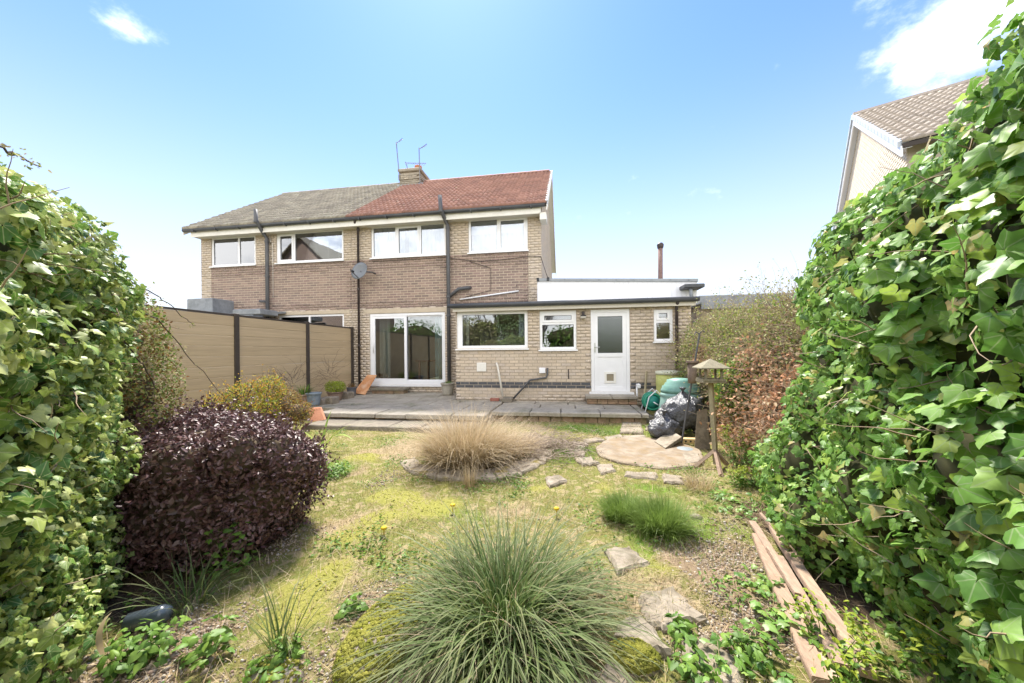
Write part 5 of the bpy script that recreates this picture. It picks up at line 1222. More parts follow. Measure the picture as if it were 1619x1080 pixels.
# ------------------------------------------------------------------ grasses
def clump(name, label, c, specs, cat='grass clump', kind_parts=True):
    t = thing(name, label, cat, c)
    for nm, n, r, L, W, lean, droop, mat, K in specs:
        a = rng.uniform(0, 6.28, n); rr = r * np.sqrt(rng.random(n)); B = np.array(c) + np.stack([rr * np.cos(a), rr * np.sin(a), np.zeros(n)], 1)
        az = a + rng.normal(0, .85, n); ln = np.abs(lean[0] + (lean[1] - lean[0]) * (rr / r) ** .8 + rng.normal(0, .17, n))
        V, F, at = blades(B, az, rng.uniform(*L, n), rng.uniform(*W, n), ln, rng.uniform(*droop, n), K)
        tag(obj(nm, mesh_np(nm, V, F, at), mat, t), kind='stuff')
    return t
clump('straw_grass_clump', 'big pale straw coloured grass clump in the stone edged bed', G(735, 733), [('blades', 3400, .33, (.4, .92), (.003, .006), (.03, .85), (.05, 1.2), STRAW, 5), ('base_blades', 1900, .32, (.25, .55), (.004, .007), (.05, .7), (.1, .6), STRAWB, 4)])
clump('straw_grass_clump', 'smaller straw grass tuft at the right of the stone edged bed', G(800, 722), [('blades', 1100, .22, (.35, .65), (.003, .005), (.1, .9), (.2, 1.1), STRAW, 4)])
clump('sedge_clump', 'arching blue green sedge clump in the foreground', G(800, 985), [('blades', 1700, .27, (.32, .78), (.005, .009), (.08, 1.15), (.6, 2.0), SEDGE, 7), ('dry_blades', 260, .26, (.3, .55), (.003, .005), (.3, 1.1), (.4, 1.5), STRAW, 6)])
clump('green_grass_tuft', 'larger bright green grass tuft right of the lawn', G(1045, 838), [('blades', 2200, .14, (.16, .30), (.003, .0045), (.0, .75), (.1, .8), TUFT, 4)])
clump('green_grass_tuft', 'smaller bright green grass tuft beside the larger one', G(985, 818), [('blades', 1500, .13, (.13, .24), (.003, .0045), (.0, .7), (.1, .8), TUFT, 4)])
clump('sedge_tuft', 'thin upright sedge tuft on the gravel at lower left', G(447, 1035), [('blades', 46, .05, (.22, .46), (.005, .008), (.0, .5), (.1, .9), SEDGE, 6)])
clump('sedge_tuft', 'dry thin grass tuft near the feet of the bird table', G(1105, 775), [('blades', 160, .1, (.15, .32), (.003, .005), (.1, .8), (.1, .6), STRAW, 4)])
clump('sedge_tuft', 'shaded sedge tuft at the foot of the purple shrub', G(300, 960), [('blades', 60, .08, (.2, .45), (.004, .007), (.1, .9), (.2, 1.2), SEDGE, 5)])
clump('straw_grass_clump', 'little upright straw tuft before the stone bed edging', G(742, 772), [('blades', 120, .05, (.18, .32), (.002, .004), (.0, .35), (.0, .3), STRAW, 4)])
# strap-leaved plants
def strap(label, px, specs, mat):
    g = G(*px); t = thing('strap_leaf_plant', label, 'plant', g)
    for az, L, W, lean, dr in specs:
        V, F, at = blades(np.array([g]), np.array([az]), np.array([L]), np.array([W]), np.array([lean]), np.array([dr]), 8); obj('leaf', mesh_np('leaf', V, F, at, True), mat, t)
STRAP = M('strap_leaf_green', [(.26, .34, .06), (.34, .42, .10), (.22, .32, .05)], by='rnd', rough=.4, var=.1, transl=.3)
strap('long pale green strap leaved plant by the patio steps', (508, 714), [(.2, .74, .055, .5, 1.2), (-.4, .84, .05, .7, 1.3), (.6, .66, .05, .35, 1.0), (2.9, .7, .05, .7, 1.1), (-.9, .75, .045, .9, 1.3), (1.6, .6, .045, .2, .5), (3.4, .6, .05, .9, .9)], STRAP)
strap('pale strap leaved plant behind the purple shrub', (395, 705), [(.3, .5, .04, .4, 1.2), (2.8, .5, .04, .5, 1.4), (1.5, .45, .035, .2, .8), (3.6, .5, .04, .7, 1.4)], STRAP)

# lawn blades, moss cushions, weeds, pebbles, litter
def scatter(n, xr, yr, wfun):
    x = rng.uniform(*xr, n); y = rng.uniform(*yr, n); w = wfun(x, y); k = rng.random(n) < w
    off = (y > 5.75) & (x > -4.9) & (x < -1.45) | (y > 6.33) & (x < -1.45) | (y > 6.85) & (x < 1.55) | (y > 8.4) | ((x - pc[0] - .02) ** 2 + (y - pc[1] - .02) ** 2 < .67 ** 2)
    k &= ~off; return x[k], y[k]
def in_view(x, y): 
    z = -x * _s + y * _c; u = (x * _c + y * _s) / np.maximum(z, .05); return (z > .9) & (np.abs(u) < 1.55)
def wl_(x, y):
    gr, lu, mo, de, so = masks(x, y); return np.clip(.45 - .4 * gr + .5 * lu - .25 * mo - .5 * so + .1 * de, .02, 1) * in_view(x, y)
x, y = scatter(230000, (-5.5, 2.6), (.9, 8.3), wl_); n = len(x)
V, F, at = blades(np.stack([x, y, ground_z(x, y)], 1), rng.uniform(0, 6.28, n), rng.uniform(.02, .065, n), rng.uniform(.002, .0045, n), rng.uniform(0, 1.0, n), rng.uniform(0, .8, n), 2)
tag(obj('grass', mesh_np('grass', V, F, at), LAWNB), 'short patchy lawn grass across the garden', 'grass', kind='stuff')
def wlush(x, y):
    gr, lu, mo, de, so = masks(x, y); return np.clip(lu * .9 - .2, 0, 1) * in_view(x, y)
x, y = scatter(90000, (-4, 2.6), (.9, 7.4), wlush); n = len(x)
V, F, at = blades(np.stack([x, y, ground_z(x, y)], 1), rng.uniform(0, 6.28, n), rng.uniform(.02, .07, n), rng.uniform(.002, .0045, n), rng.uniform(0, .9, n), rng.uniform(0, .9, n), 2)
tag(obj('lush_grass', mesh_np('lush_grass', V, F, at), TUFT), 'fresher bright green grass in patches of the lawn', 'grass', kind='stuff')
def wdead(x, y):
    gr, lu, mo, de, so = masks(x, y); return np.clip(de * 1.0 + gr * .3 + .22, 0, 1) * in_view(x, y)
x, y = scatter(60000, (-4.5, 2.4), (.9, 7), wdead); n = len(x)
V, F, at = blades(np.stack([x, y, ground_z(x, y) + .006], 1), rng.uniform(0, 6.28, n), rng.uniform(.04, .16, n), rng.uniform(.002, .004, n), rng.uniform(.9, 1.55, n), rng.uniform(0, .15, n), 3)
tag(obj('dead_grass', mesh_np('dead_grass', V, F, at), STRAW), 'flattened dead straw lying over lawn and gravel', 'grass litter', kind='stuff')
def wweed(x, y):
    gr, lu, mo, de, so = masks(x, y); c = fbm(x, y, 5.0, 3, 11); return np.clip(c * 1.5 - .25, 0, 1) * np.clip(.45 + lu + .4 * gr - .4 * mo, 0, 1) * in_view(x, y)
x, y = scatter(150000, (-4.5, 2.4), (.9, 7), wweed); n = len(x); P = np.stack([x, y, ground_z(x, y) + rng.uniform(.01, .045, n)], 1)
tag(leaf_mass('weeds', P, np.tile([0, 0, 1.], (n, 1)), MIDG, None, (.014, .036), hang=0, tilt=.6), 'low broad leaved weeds dotted through lawn and gravel', 'weeds')
PEB = M('mixed_pebble', [(.24, .18, .125), (.33, .26, .185), (.15, .11, .08), (.40, .34, .27), (.27, .17, .115), (.20, .17, .14), (.46, .42, .36), (.17, .125, .085)], by='rnd', rough=.75, var=.2, vscale=60)
def wg(x, y):
    gr, lu, mo, de, so = masks(x, y); return np.clip(gr * .9, 0, 1) * in_view(x, y)
x, y = scatter(170000, (-3, 2.2), (.9, 4.4), wg); n = len(x)
q = rng.normal(size=(n, 4)); sz = rng.uniform(.003, .008, n) * rng.choice([1, 1, 1.4, 2.2], n, p=[.4, .3, .22, .08]); R3 = frames(rng.normal(size=(n, 3)) * [.4, .4, 1], rng.normal(size=(n, 3)), sz, rng.uniform(.6, .9, n)); R3[:, :, 2] *= .6
V, F, at = inst(ICO1[0], ICO1[1], R3, np.stack([x, y, ground_z(x, y) + sz * .3], 1))
tag(obj('gravel', mesh_np('gravel', V, F, at, True), PEB), 'mixed brown and pink gravel at the front of the garden', 'gravel', kind='stuff')
def wm(x, y):
    gr, lu, mo, de, so = masks(x, y); return np.clip(mo * 1.1 - .35, 0, .8) * in_view(x, y)
x, y = scatter(30000, (-4, 1.5), (.9, 6), wm); n = len(x); sz = rng.uniform(.004, .012, n)
R3 = np.zeros((n, 3, 3)); R3[:, 0, 0] = sz; R3[:, 1, 1] = sz * rng.uniform(.7, 1.2, n); R3[:, 2, 2] = sz * rng.uniform(.25, .5, n)
V, F, at = inst(ICO1[0], ICO1[1], R3, np.stack([x, y, ground_z(x, y) + .02 * masks(x, y)[2]], 1)); V += rng.normal(0, .0015, V.shape)
tag(obj('moss', mesh_np('moss', V, F, at, True), MOSS), 'yellow green moss cushions in the lawn', 'moss', kind='stuff')
# dandelion flowers
DAN = M('dandelion_yellow', [(.62, .42, .02)], rough=.7, var=.1)
for k, px in enumerate([(607, 848), (880, 816), (800, 664), (792, 662), (716, 810)]):
    g = G(*px); t = MB(); t.lathe([(.004, 0), (.004, .05), (.02, .055), (.024, .066), (.014, .074)], g, 9); o = t.build('dandelion', DAN, None, True)
    tag(o, ['yellow dandelion left of the foreground sedge', 'yellow dandelion above the right of the foreground sedge', 'yellow flower right of the straw clump', 'second yellow flower right of the straw clump', 'yellow dandelion in the middle of the mossy lawn'][k], 'flower', 'dandelions in the lawn')
# broad leaved weeds growing up in clusters
for lab, px, rr, nn, hh, mt in (('leafy green weed at the foot of the left ivy', (245, 1040), .10, 70, .14, MIDG), ('bright green weed on the gravel left of the thin sedge', (330, 1035), .10, 60, .14, MIDG), ('low leafy weed in front of the thin sedge tuft', (440, 1062), .11, 90, .08, MIDG), ('small green weed beside the mossy boulder', (556, 968), .06, 50, .07, MIDG),
        ('bushy green weed on the lawn right of the purple shrub', (530, 752), .16, 160, .14, MIDG), ('green weed between the flat stones at lower right', (1078, 1003), .07, 50, .07, MIDG), ('leafy weed at the bottom edge right of the mossy stone', (1095, 1068), .10, 70, .09, MIDG), ('leafy weed beside the lower end of the planks', (1190, 1045), .11, 70, .1, MIDG),
        ('weed growing up through the purple shrub', (365, 900), .13, 60, .30, MIDG), ('fresh green weed in the corner by the left ivy and bottle', (200, 1060), .10, 70, .16, MIDG)):
    g = G(*px); t = thing('weed_plant', lab, 'weed', g, 'broad leaved weeds'); az = rng.uniform(0, 6.28, nn); r0 = rr * np.sqrt(rng.random(nn)); P = g + np.stack([r0 * np.cos(az), r0 * np.sin(az), rng.uniform(.02, 1, nn) * hh], 1)
    leaf_mass('leaves', P, np.stack([np.cos(az) * .5, np.sin(az) * .5, np.ones(nn)], 1), mt, t, (.028, .055), BRD_T, BRD_F, BRD_A, hang=.2, tilt=.4, asp=(.6, .9))
    k = nn // 3; V, F, at, _ = twigs(np.tile(g, (k, 1)), P[:k] - g + [0, 0, .01], np.linalg.norm(P[:k] - g, axis=1) + .01, np.full(k, .0022), .15, 4); obj('stems', mesh_np('stems', V, F, at), mt, t)['kind'] = 'stuff'
# twig heap
hc = G(855, 712); n = 900; B = hc + np.stack([rng.normal(0, .30, n), rng.normal(0, .32, n), rng.uniform(.01, .16, n)], 1); D = rng.normal(size=(n, 3)) * [1, 1, .25]
V, F, at, _ = twigs(B, D, rng.uniform(.15, .5, n), rng.uniform(.0025, .005, n), .4, 5, .06); V[:, 2] = np.maximum(V[:, 2], .004)
tag(obj('twig_heap', mesh_np('twig_heap', V, F, at), M('grey_dead_twig', [(.26, .20, .15), (.36, .29, .23), (.20, .15, .12)], by='rnd', rough=.9, var=.15)), 'heap of grey cut twigs right of the straw grass clump', 'twigs', kind='stuff')

# stones of the round bed and mossy rocks
bed = thing('bed_edging', 'curved row of weathered edging stones around the straw grass', 'edging', G(750, 745))
arc = [(632, 728), (648, 744), (690, 752), (735, 757), (785, 755), (825, 747), (862, 730), (878, 712)]; inn = [(655, 722), (668, 733), (700, 738), (737, 742), (778, 740), (808, 733), (838, 720), (850, 706)]
for k in range(len(arc) - 1):
    pix_stone([inn[k], inn[k + 1], arc[k + 1], arc[k]], .04 + random.uniform(-.006, .006), 'stone', M('bed_stone', [(.24, .20, .15), (.34, .29, .22), (.30, .25, .19)], rough=.95, scale=6, var=.25, bump=.6, bscale=70, dirt=((.22, .17, .02), 5, .56, .66, .85)) if k == 0 else bpy.data.materials['bed_stone'], bed, .008)
def rock(label, px, r, mat, group=None, moss=None, dz=0):
    g = G(*px); V, F = ICO2; V = V * np.array(r); V = V * (1 + .10 * np.sin(V * 13 + px[0]) + .06 * np.cos(V[:, ::-1] * 21)); V[:, 2] = np.clip(V[:, 2], -.02, r[2] * .8) + dz
    o = obj('rock', mesh_np('rock', V + g, F, None, True), mat); tag(o, label, 'rock', group)
    if moss:
        n = moss; i = rng.integers(0, len(F), n * 3); tri = V[F[i]] + g; w = rng.dirichlet((1, 1, 1), n * 3); p = (tri * w[..., None]).sum(1); p = p[p[:, 2] > .02][:n]; n = len(p); sz = rng.uniform(.004, .014, n)
        R3 = np.zeros((n, 3, 3)); R3[:, 0, 0] = sz; R3[:, 1, 1] = sz; R3[:, 2, 2] = sz * .8; VV, FF, at = inst(ICO1[0], ICO1[1], R3, p); VV += rng.normal(0, .0012, VV.shape); tag(obj('moss_cover', mesh_np('moss_cover', VV, FF, at, True), MOSS, o), kind='stuff')
rock('long low boulder covered in yellow moss at the bottom centre', (612, 1010), (.17, .33, .13), STONE, None, 2600)
rock('bright mossy stone right of the foreground sedge', (1003, 1045), (.12, .085, .08), STONE, None, 1300)
rock('small grey stone in the gravel at lower left', (435, 1072), (.12, .07, .05), STONE, None, 120)
rock('rounded grey stone right of the green grass tufts', (1100, 820), (.05, .04, .04), STONE)

# ------------------------------------------------------------------ planks and garden things
PLANK = M('weathered_plank', [(0.317, 0.215, 0.147), (0.417, 0.308, 0.219), (0.367, 0.258, 0.183), (0.271, 0.189, 0.135)], by='rnd', rough=.85, var=.3, vscale=9, stretch=(9, 1.5, 9), bump=.4, bscale=40)
def plank(label, a, b, w, h, z=.03, za=0.0, split=True):
    p0, p1 = G(*a, z), G(*b, z); p0 = p0 + [0, 0, za]; d = Vector(p1 - p0); L = d.length; x = d.normalized(); y = Vector((0, 0, 1)).cross(x).normalized(); zz = x.cross(y)
    m = MB(); n = 9; vs = []; fs = []
    for i in range(n + 1):
        t = i / n * L; k = .92 if i in (0, n) else 1; o = random.uniform(-.003, .003)
        for sy, sz in ((-1, 0), (1, 0), (1, .75), (.9, 1), (-.9, 1), (-1, .75)): vs.append(Vector(p0) + x * (t + random.uniform(-.006, .006)) + y * (sy * w / 2 * k + o) + zz * (sz * h + random.uniform(-.0015, .0015)))
    for i in range(n):
        for k in range(6): fs.append((i * 6 + k, i * 6 + (k + 1) % 6, i * 6 + 6 + (k + 1) % 6, i * 6 + 6 + k))
    fs += [tuple(range(6))[::-1], tuple(range(n * 6, n * 6 + 6))]; m.add(vs, fs, random.random())
    tag(m.build('plank', PLANK), label, 'plank', 'old planks beside the right ivy')
plank('long plank on the left of the timber pile', (1197, 850), (1300, 1085), .075, .03, .02)
plank('longest plank along the right of the timber pile', (1222, 838), (1375, 1075), .055, .035, .07)
plank('broken middle plank of the timber pile', (1232, 885), (1330, 1060), .05, .03, .045)
plank('thin pale batten at the top of the timber pile', (1203, 815), (1268, 890), .022, .02, .09)
plank('short splintered plank at the upper end of the pile', (1190, 828), (1235, 900), .05, .02, .04)
plank('outermost left plank end at the bottom of the picture', (1272, 1010), (1325, 1095), .06, .025, .01)
plank('bleached bent batten on the timber pile', (1215, 870), (1262, 945), .03, .025, .06)

# bird table
g = G(1132, 738); bt = thing('bird_table', 'wooden bird table with pitched roof on a square post', 'bird table', g)
BIRDW = M('grey_green_wood', [(0.182, 0.158, 0.105), (0.238, 0.210, 0.140), (0.210, 0.189, 0.133)], rough=.85, scale=8, var=.25, stretch=(3, 3, .4), bump=.3)
BIRDP = M('pale_post_wood', [(0.315, 0.270, 0.165), (0.375, 0.323, 0.210)], rough=.85, scale=8, var=.2, stretch=(3, 3, .3), bump=.3)
Zg = float(np.dot(g[:2], FW[:2]))
def hz(x, y): return atZ(x, y, Zg)
pt_ = hz(1123.5, 603); ztray = pt_[2]; bx, by = pt_[0], pt_[1]
m = MB(); m.tube([(g[0], g[1], .03), (bx, by, ztray)], .032, 4); m.build('post', BIRDP, bt)
m = MB(); m.bbox(bx - .125, bx + .125, by - .12, by + .12, ztray - .01, ztray + .012, .004); m.build('tray', BIRDW, bt)
for q in ((-.12, .12, -.125, -.11), (-.12, .12, .11, .125), (-.125, -.11, -.11, .11), (.11, .125, -.11, .11)): MB().box(bx + q[0], bx + q[1], by + q[2], by + q[3], ztray + .013, ztray + .035).build('tray_rim', BIRDW, bt)
zr = hz(1122, 567)[2]; ze_ = hz(1122, 581)[2]
for sx in (-1, 1):
    for sy in (-1, 1): MB().box(bx + sx * .085 - .01, bx + sx * .085 + .01, by + sy * .085 - .01, by + sy * .085 + .01, ztray + .013, ze_ + .02).build('corner_stick', BIRDW, bt)
m = MB(); r = .155; zc = ze_
m.add([(bx - r, by - r, zc), (bx + r, by - r, zc), (bx + r, by + r, zc), (bx - r, by + r, zc), (bx, by, zr), (bx - r, by - r, zc - .012), (bx + r, by - r, zc - .012), (bx + r, by + r, zc - .012), (bx - r, by + r, zc - .012), (bx, by, zr - .03)],
      [(0, 1, 4), (1, 2, 4), (2, 3, 4), (3, 0, 4), (6, 5, 9), (7, 6, 9), (8, 7, 9), (5, 8, 9), (0, 5, 6, 1), (1, 6, 7, 2), (2, 7, 8, 3), (3, 8, 5, 0)]); m.build('roof', BIRDW, bt)
for a, b in (((1130, 712), (1098, 738)), ((1131, 712), (1140, 752)), ((1129, 712), (1150, 735))):
    p, q = atZ(*a, Zg), G(*b, .02); m = MB(); m.tube([p, q], .026, 4); m.build('leg', PLANK, bt)
# feeder pole
b0 = G(1077, 704); Zp = float(np.dot(b0[:2], FW[:2])); tp = atZ(1106, 528, Zp)
fp = thing('feeder_pole', 'dark metal pole leaning over the bin bags with a brown seed feeder', 'bird feeder', b0)
MB().tube([b0, tp], .013, 6).build('pole', PIPE, fp)
c0, c1 = atZ(1094, 606, Zp), atZ(1094.5, 574, Zp)
MB().tube([c0, c0 + (c1 - c0) * .2, c1], [.05, .06, .062], 12).build('seed_cup', M('rusty_feeder', [(.14, .10, .075), (.20, .15, .11)], rough=.8, var=.25), fp, True); MB().tube([c1, c1 + [0, 0, .03]], .085, 14).build('lid', bpy.data.materials['rusty_feeder'], fp)
m = MB(); m.tube([tp, tp + [.04, 0, .05], tp + [.07, 0, .02]], .009, 5); m.build('hook', PIPE, fp); MB().tube([tp, tp + [-.05, 0, .03], tp + [-.07, 0, -.01]], .009, 5).build('hook', PIPE, fp)

# bins, bags, hose
def bin_(name, label, cat, px, Y, prof, mat, lidm, rows):
    p = onY(*px, Y); c = (p[0], Y, 0); t = thing(name, label, cat, c)
    m = MB(); m.lathe(prof, c, 28); m.build('body', mat, t, True)
    m = MB(); m.lathe(rows, c, 28); m.build('lid', lidm, t, True)
GREENB = M('pale_green_plastic', [(.22, .36, .31), (.27, .41, .36)], rough=.5, var=.12, vscale=5); GREEND = M('green_lid_plastic', [(.13, .27, .22), (.17, .31, .26)], rough=.45, var=.12)
YB = M('yellow_green_plastic', [(.50, .52, .15), (.56, .57, .20)], rough=.5, var=.08); CRM = M('cream_lid_plastic', [(.66, .65, .48)], rough=.5, var=.06)
bin_('compost_bin', 'pale green compost bin with ribbed domed lid', 'compost bin', (1076, 640), 6.9, [(.40, 0), (.385, .1), (.37, .3), (.34, .5), (.335, .52), (.345, .54), (.345, .57), (.33, .6)], GREENB, GREEND, [(.335, .6), (.335, .66), (.315, .68), (.315, .71), (.27, .74), (.265, .77), (.235, .79), (.23, .83), (.12, .86), (.01, .865)])
bin_('water_butt', 'lime yellow water butt with cream lid against the wall', 'water butt', (1059, 620), 8.05, [(.24, 0), (.27, .3), (.275, .32), (.27, .34), (.275, .62), (.28, .64), (.275, .86)], YB, CRM, [(.29, .86), (.295, .9), (.28, .93), (.1, .95), (.01, .95)])
BAG = M('grey_black_bag', [(.04, .04, .043), (.075, .075, .08), (.10, .10, .105)], rough=.22, scale=5, var=.3, vscale=25, spec=.8, bump=.8, bscale=14, bdist=.05)
def bag(label, c, r, seed):
    V, F = ico(4); a = np.arctan2(V[:, 1], V[:, 0]); k = 1 + .10 * np.sin(a * 5 + seed + V[:, 2] * 3) * (1 - V[:, 2] ** 2) + .05 * np.sin(V[:, 0] * 11 + seed * 2) * np.cos(V[:, 2] * 9) + .045 * np.abs(np.sin(a * 9 + V[:, 2] * 7 + seed)) + .05 * np.abs(np.sin(V[:, 1] * 13 + V[:, 2] * 9 + 2 * np.sin(V[:, 0] * 7 + seed))) ** .6 + .03 * np.abs(np.sin(V[:, 0] * 31 + V[:, 2] * 13 + 3 * np.sin(V[:, 1] * 11)))
    k = k + .09 * np.abs(np.sin(a * 6.5 + 1.5 * np.sin(V[:, 2] * 5 + seed))) ** .5 * np.clip(V[:, 2] + .6, 0, 1.2) - .05 * np.abs(np.sin(V[:, 2] * 8 + 2 * np.sin(a * 2 + seed)))
    W = V * k[:, None] * np.array(r); top = np.clip((V[:, 2] - .75) / .25, 0, 1); W[:, :2] *= (1 - .75 * top)[:, None]; W[:, 2] += top * r[2] * .25; W[:, 2] = np.maximum(W[:, 2], -r[2] * .85) + r[2] * .85
    o = obj('bin_bag', mesh_np('bin_bag', W + np.array(c), F, None, True), BAG); tag(o, label, 'bin bag', 'bags piled by the compost bin'); zt = W[:, 2].max() + c[2]
    MB().lathe([(.03, -.05), (.018, 0), (.03, .02), (.055, .05), (.02, .06)], (c[0], c[1], zt), 10, .25).build('tied_neck', BAG, o, True)
g = G(1072, 690); bag('largest black bin bag leaning on the compost bin', (g[0] + .12, g[1] + .15, .12), (.30, .24, .26), 1.0); bag('small grey bin bag at the left of the heap', (G(1050, 694)[0], G(1050, 694)[1], 0), (.22, .2, .17), 2.3)
bag('middle bin bag lying in front of the heap', (G(1062, 686)[0], G(1062, 686)[1], .02), (.23, .21, .22), 4.1); bag('black bag corner at the right behind the pole', (G(1112, 690)[0], G(1112, 690)[1] + .1, 0), (.14, .16, .24), 5.7)
t = thing('hose_reel', 'green hose wound on a reel with white wire frame', 'hose reel', onY(1028, 655, 7.35)); hc = onY(1030, 634, 7.35); hx, hy, hz_ = hc
HOSE = M('green_hose', [(.02, .22, .13), (.03, .30, .18)], by='rnd', rough=.4, var=.1, spec=.5)
for k in range(7):
    m = MB(); rr = .15 + .02 * math.sin(k * 2.1); yo = hy - .12 + k * .04; m.tube([(hx + rr * math.cos(a), yo + .01 * math.sin(a), hz_ + rr * math.sin(a)) for a in np.linspace(0, 2 * math.pi, 25)], .017, 6, False); m.build('hose_coil', HOSE, t, True)
m = MB(); m.tube([(hx, hy - .14, hz_), (hx, hy + .16, hz_)], .12, 16); m.build('drum', M('teal_drum', [(.03, .25, .20)], rough=.45, var=.1), t, True)
for yo in (-.17, .18):
    MB().tube([(hx - .2, hy + yo, .02), (hx - .08, hy + yo, hz_ + .1), (hx + .06, hy + yo, hz_ + .23), (hx + .14, hy + yo, hz_ + .12), (hx + .2, hy + yo, .02)], .01, 6).build('wire_frame', UPVC, t, True)
MB().tube([(hx, hy - .16, hz_), (hx, hy - .22, hz_), (hx + .08, hy - .22, hz_ - .05)], .011, 6).build('crank', UPVC, t, True); MB().tube([(hx - .2, hy - .17, .03), (hx - .2, hy + .18, .03)], .01, 6).build('foot_bar', UPVC, t)
t = thing('outside_tap', 'white plastic pipe with outside tap right of the door step', 'tap', onY(1010, 625, 8.35)); a = onY(1007, 610, 8.36)
MB().tube([(a[0], 8.36, .2), (a[0], 8.36, a[2])], .022, 8).build('pipe', UPVC, t, True); MB().bbox(a[0] - .01, a[0] + .07, 8.3, 8.42, a[2] - .06, a[2] + .05, .02).build('tap_cover', UPVC, t)
p, q = onY(1019, 633, 8.2), onY(1022, 587, 8.42); m = MB(); m.tube([p, q], .026, 4); tag(m.build('wooden_stake', BIRDP), 'pale wooden stake leaning on the wall right of the tap', 'stake')
# propped slab, lid, holed brick
pix_l = [G(1035, 703), G(1052, 714), G(1078, 706), G(1060, 694)]
m = MB(); top = [p + [0, 0, z] for p, z in zip(pix_l, (.05, .05, .14, .14))]; m.add([p - [0, 0, .045] for p in top] + top, [(3, 2, 1, 0), (4, 5, 6, 7), (0, 1, 5, 4), (1, 2, 6, 5), (2, 3, 7, 6), (3, 0, 4, 7)]); tag(m.build('paving_slab', STONE), 'loose paving slab propped at an angle before the bin bags', 'slab')
g = G(1083, 713); m = MB(); m.lathe([(.13, 0), (.13, .02), (.1, .035), (.01, .04)], g, 20); tag(m.build('bucket_lid', M('grey_blue_lid', [(.22, .25, .26)], rough=.5, var=.15), None, True), 'round grey lid lying at the foot of the leaning pole', 'lid')
g = G(1092, 704); m = MB(); m.bbox(g[0] - .11, g[0] + .11, g[1], g[1] + .1, .02, .09, .006); hb = tag(m.build('holed_brick', M('yellow_brick', [(.48, .34, .15), (.56, .42, .22)], rough=.9, var=.2)), 'yellow brick with holes beside the bin bags', 'brick')
for k in range(3): MB().tube([(g[0] - .065 + k * .065, g[1] - .003, .055), (g[0] - .065 + k * .065, g[1] + .02, .055)], .015, 8).build('hole', BLACKP, hb)
m = MB(); g = G(1113, 712); m.add([g + q for q in ([-.12, 0, 0], [.1, .05, 0], [.12, .12, .0], [-.1, .07, 0], [-.05, .1, .52], [.10, .16, .55], [.12, .2, .53], [-.03, .15, .50])], [(3, 2, 1, 0), (4, 5, 6, 7), (0, 1, 5, 4), (1, 2, 6, 5), (2, 3, 7, 6), (3, 0, 4, 7)]); tag(m.build('stone_slab', STONE), 'upright mossy stone slab behind the bird table post', 'slab')

# pots and things on the patio
def pot(label, px, Y, r, h, mat, name='plant_pot', flute=0, soil=True, base=ZP):
    p = onY(*px, Y); c = (p[0], Y, base); t = thing(name, label, 'pot', c)
    m = MB(); m.lathe([(r * .68, 0), (r * .74, h * .2), (r * .86, h * .7), (r * .92, h * .88), (r, h * .9), (r, h), (r * .88, h), (r * .84, h * .86)], c, 24, flute); m.build('pot', mat, t, True)
    MB().lathe([(r * .85, h * .82), (r * .6, h * .87), (.01, h * .88)], c, 14).build('soil', CORE_B, t)
    return t, np.array(c) + [0, 0, h * .88]
BLUEP = M('blue_grey_pot_glaze', [(.16, .20, .24), (.24, .28, .31)], rough=.4, var=.25, vscale=14); BRNP = M('brown_pot', [(.22, .15, .11), (.28, .20, .15)], rough=.8, var=.2); STNP = M('fluted_stone_pot', [(.36, .33, .27), (.44, .41, .34)], rough=.9, var=.2, bump=.3)
def plant_on(t_name, label, c, ells, mat, n, leaf, cat='plant'):
    t = thing(t_name, label, cat, c); P, Nn = blob_points([(c[0] + e[0], c[1] + e[1], c[2] + e[2], *e[3:]) for e in ells], n, .3); leaf_mass('foliage', P, Nn, mat, t, leaf, hang=-.2, tilt=.8)
    B = np.tile(c, (30, 1)) + rng.normal(0, .03, (30, 3)) * [1, 1, 0]; V, F, at, _ = twigs(B, rng.normal(0, .4, (30, 3)) + [0, 0, 1], rng.uniform(.1, .25, 30), np.full(30, .003)); obj('stems', mesh_np('stems', V, F, at), BARKD, t)['kind'] = 'stuff'
_, c = pot('blue grey glazed pot at the corner of the patio by the fence', (496, 630), 7.2, .17, .30, BLUEP)
_, c2 = pot('brown pot standing left of the blue grey pot', (480, 630), 7.15, .17, .27, BRNP)
strap('tufted dark green leaves growing in the brown pot', (0, 0), [], STRAP) if False else None
t = thing('potted_grass', 'dark green grassy plant growing in the brown pot', 'plant', c2); n = 90; a = rng.uniform(0, 6.28, n); B = c2 + np.stack([.07 * np.cos(a), .07 * np.sin(a), np.zeros(n)], 1); V, F, at = blades(B, a, rng.uniform(.18, .34, n), rng.uniform(.008, .014, n), rng.uniform(.1, .7, n), rng.uniform(.2, .9, n), 5); tag(obj('leaves', mesh_np('leaves', V, F, at), MIDG, t), kind='stuff')
_, c = pot('squat dark pot under the yellow green shrub by the fence', (530, 618), 8.1, .2, .22, BRNP)
plant_on('potted_shrub', 'yellow green bushy plant in the squat dark pot', c, [(0, 0, .12, .24, .24, .16), (-.1, 0, .18, .15, .15, .12), (.12, 0, .16, .15, .15, .14)], LIME, 1500, (.02, .04))
_, c = pot('small grey pot tucked between the fence and the leaning board', (556, 615), 9.0, .14, .24, M('dark_grey_pot', [(.12, .12, .13)], rough=.6, var=.2))
plant_on('potted_shrub', 'dried plant in the small grey pot', c, [(0, 0, .06, .12, .12, .09)], RUST, 160, (.02, .04))
_, c = pot('pink clay pot near the foot of the downpipe', (566, 613), 9.45, .13, .2, M('pink_clay', [(.42, .27, .20)], rough=.85, var=.15))
_, c = pot('fluted stone planter beside the soil pipe', (708, 622), 9.35, .19, .34, STNP, 'stone_planter', .03)
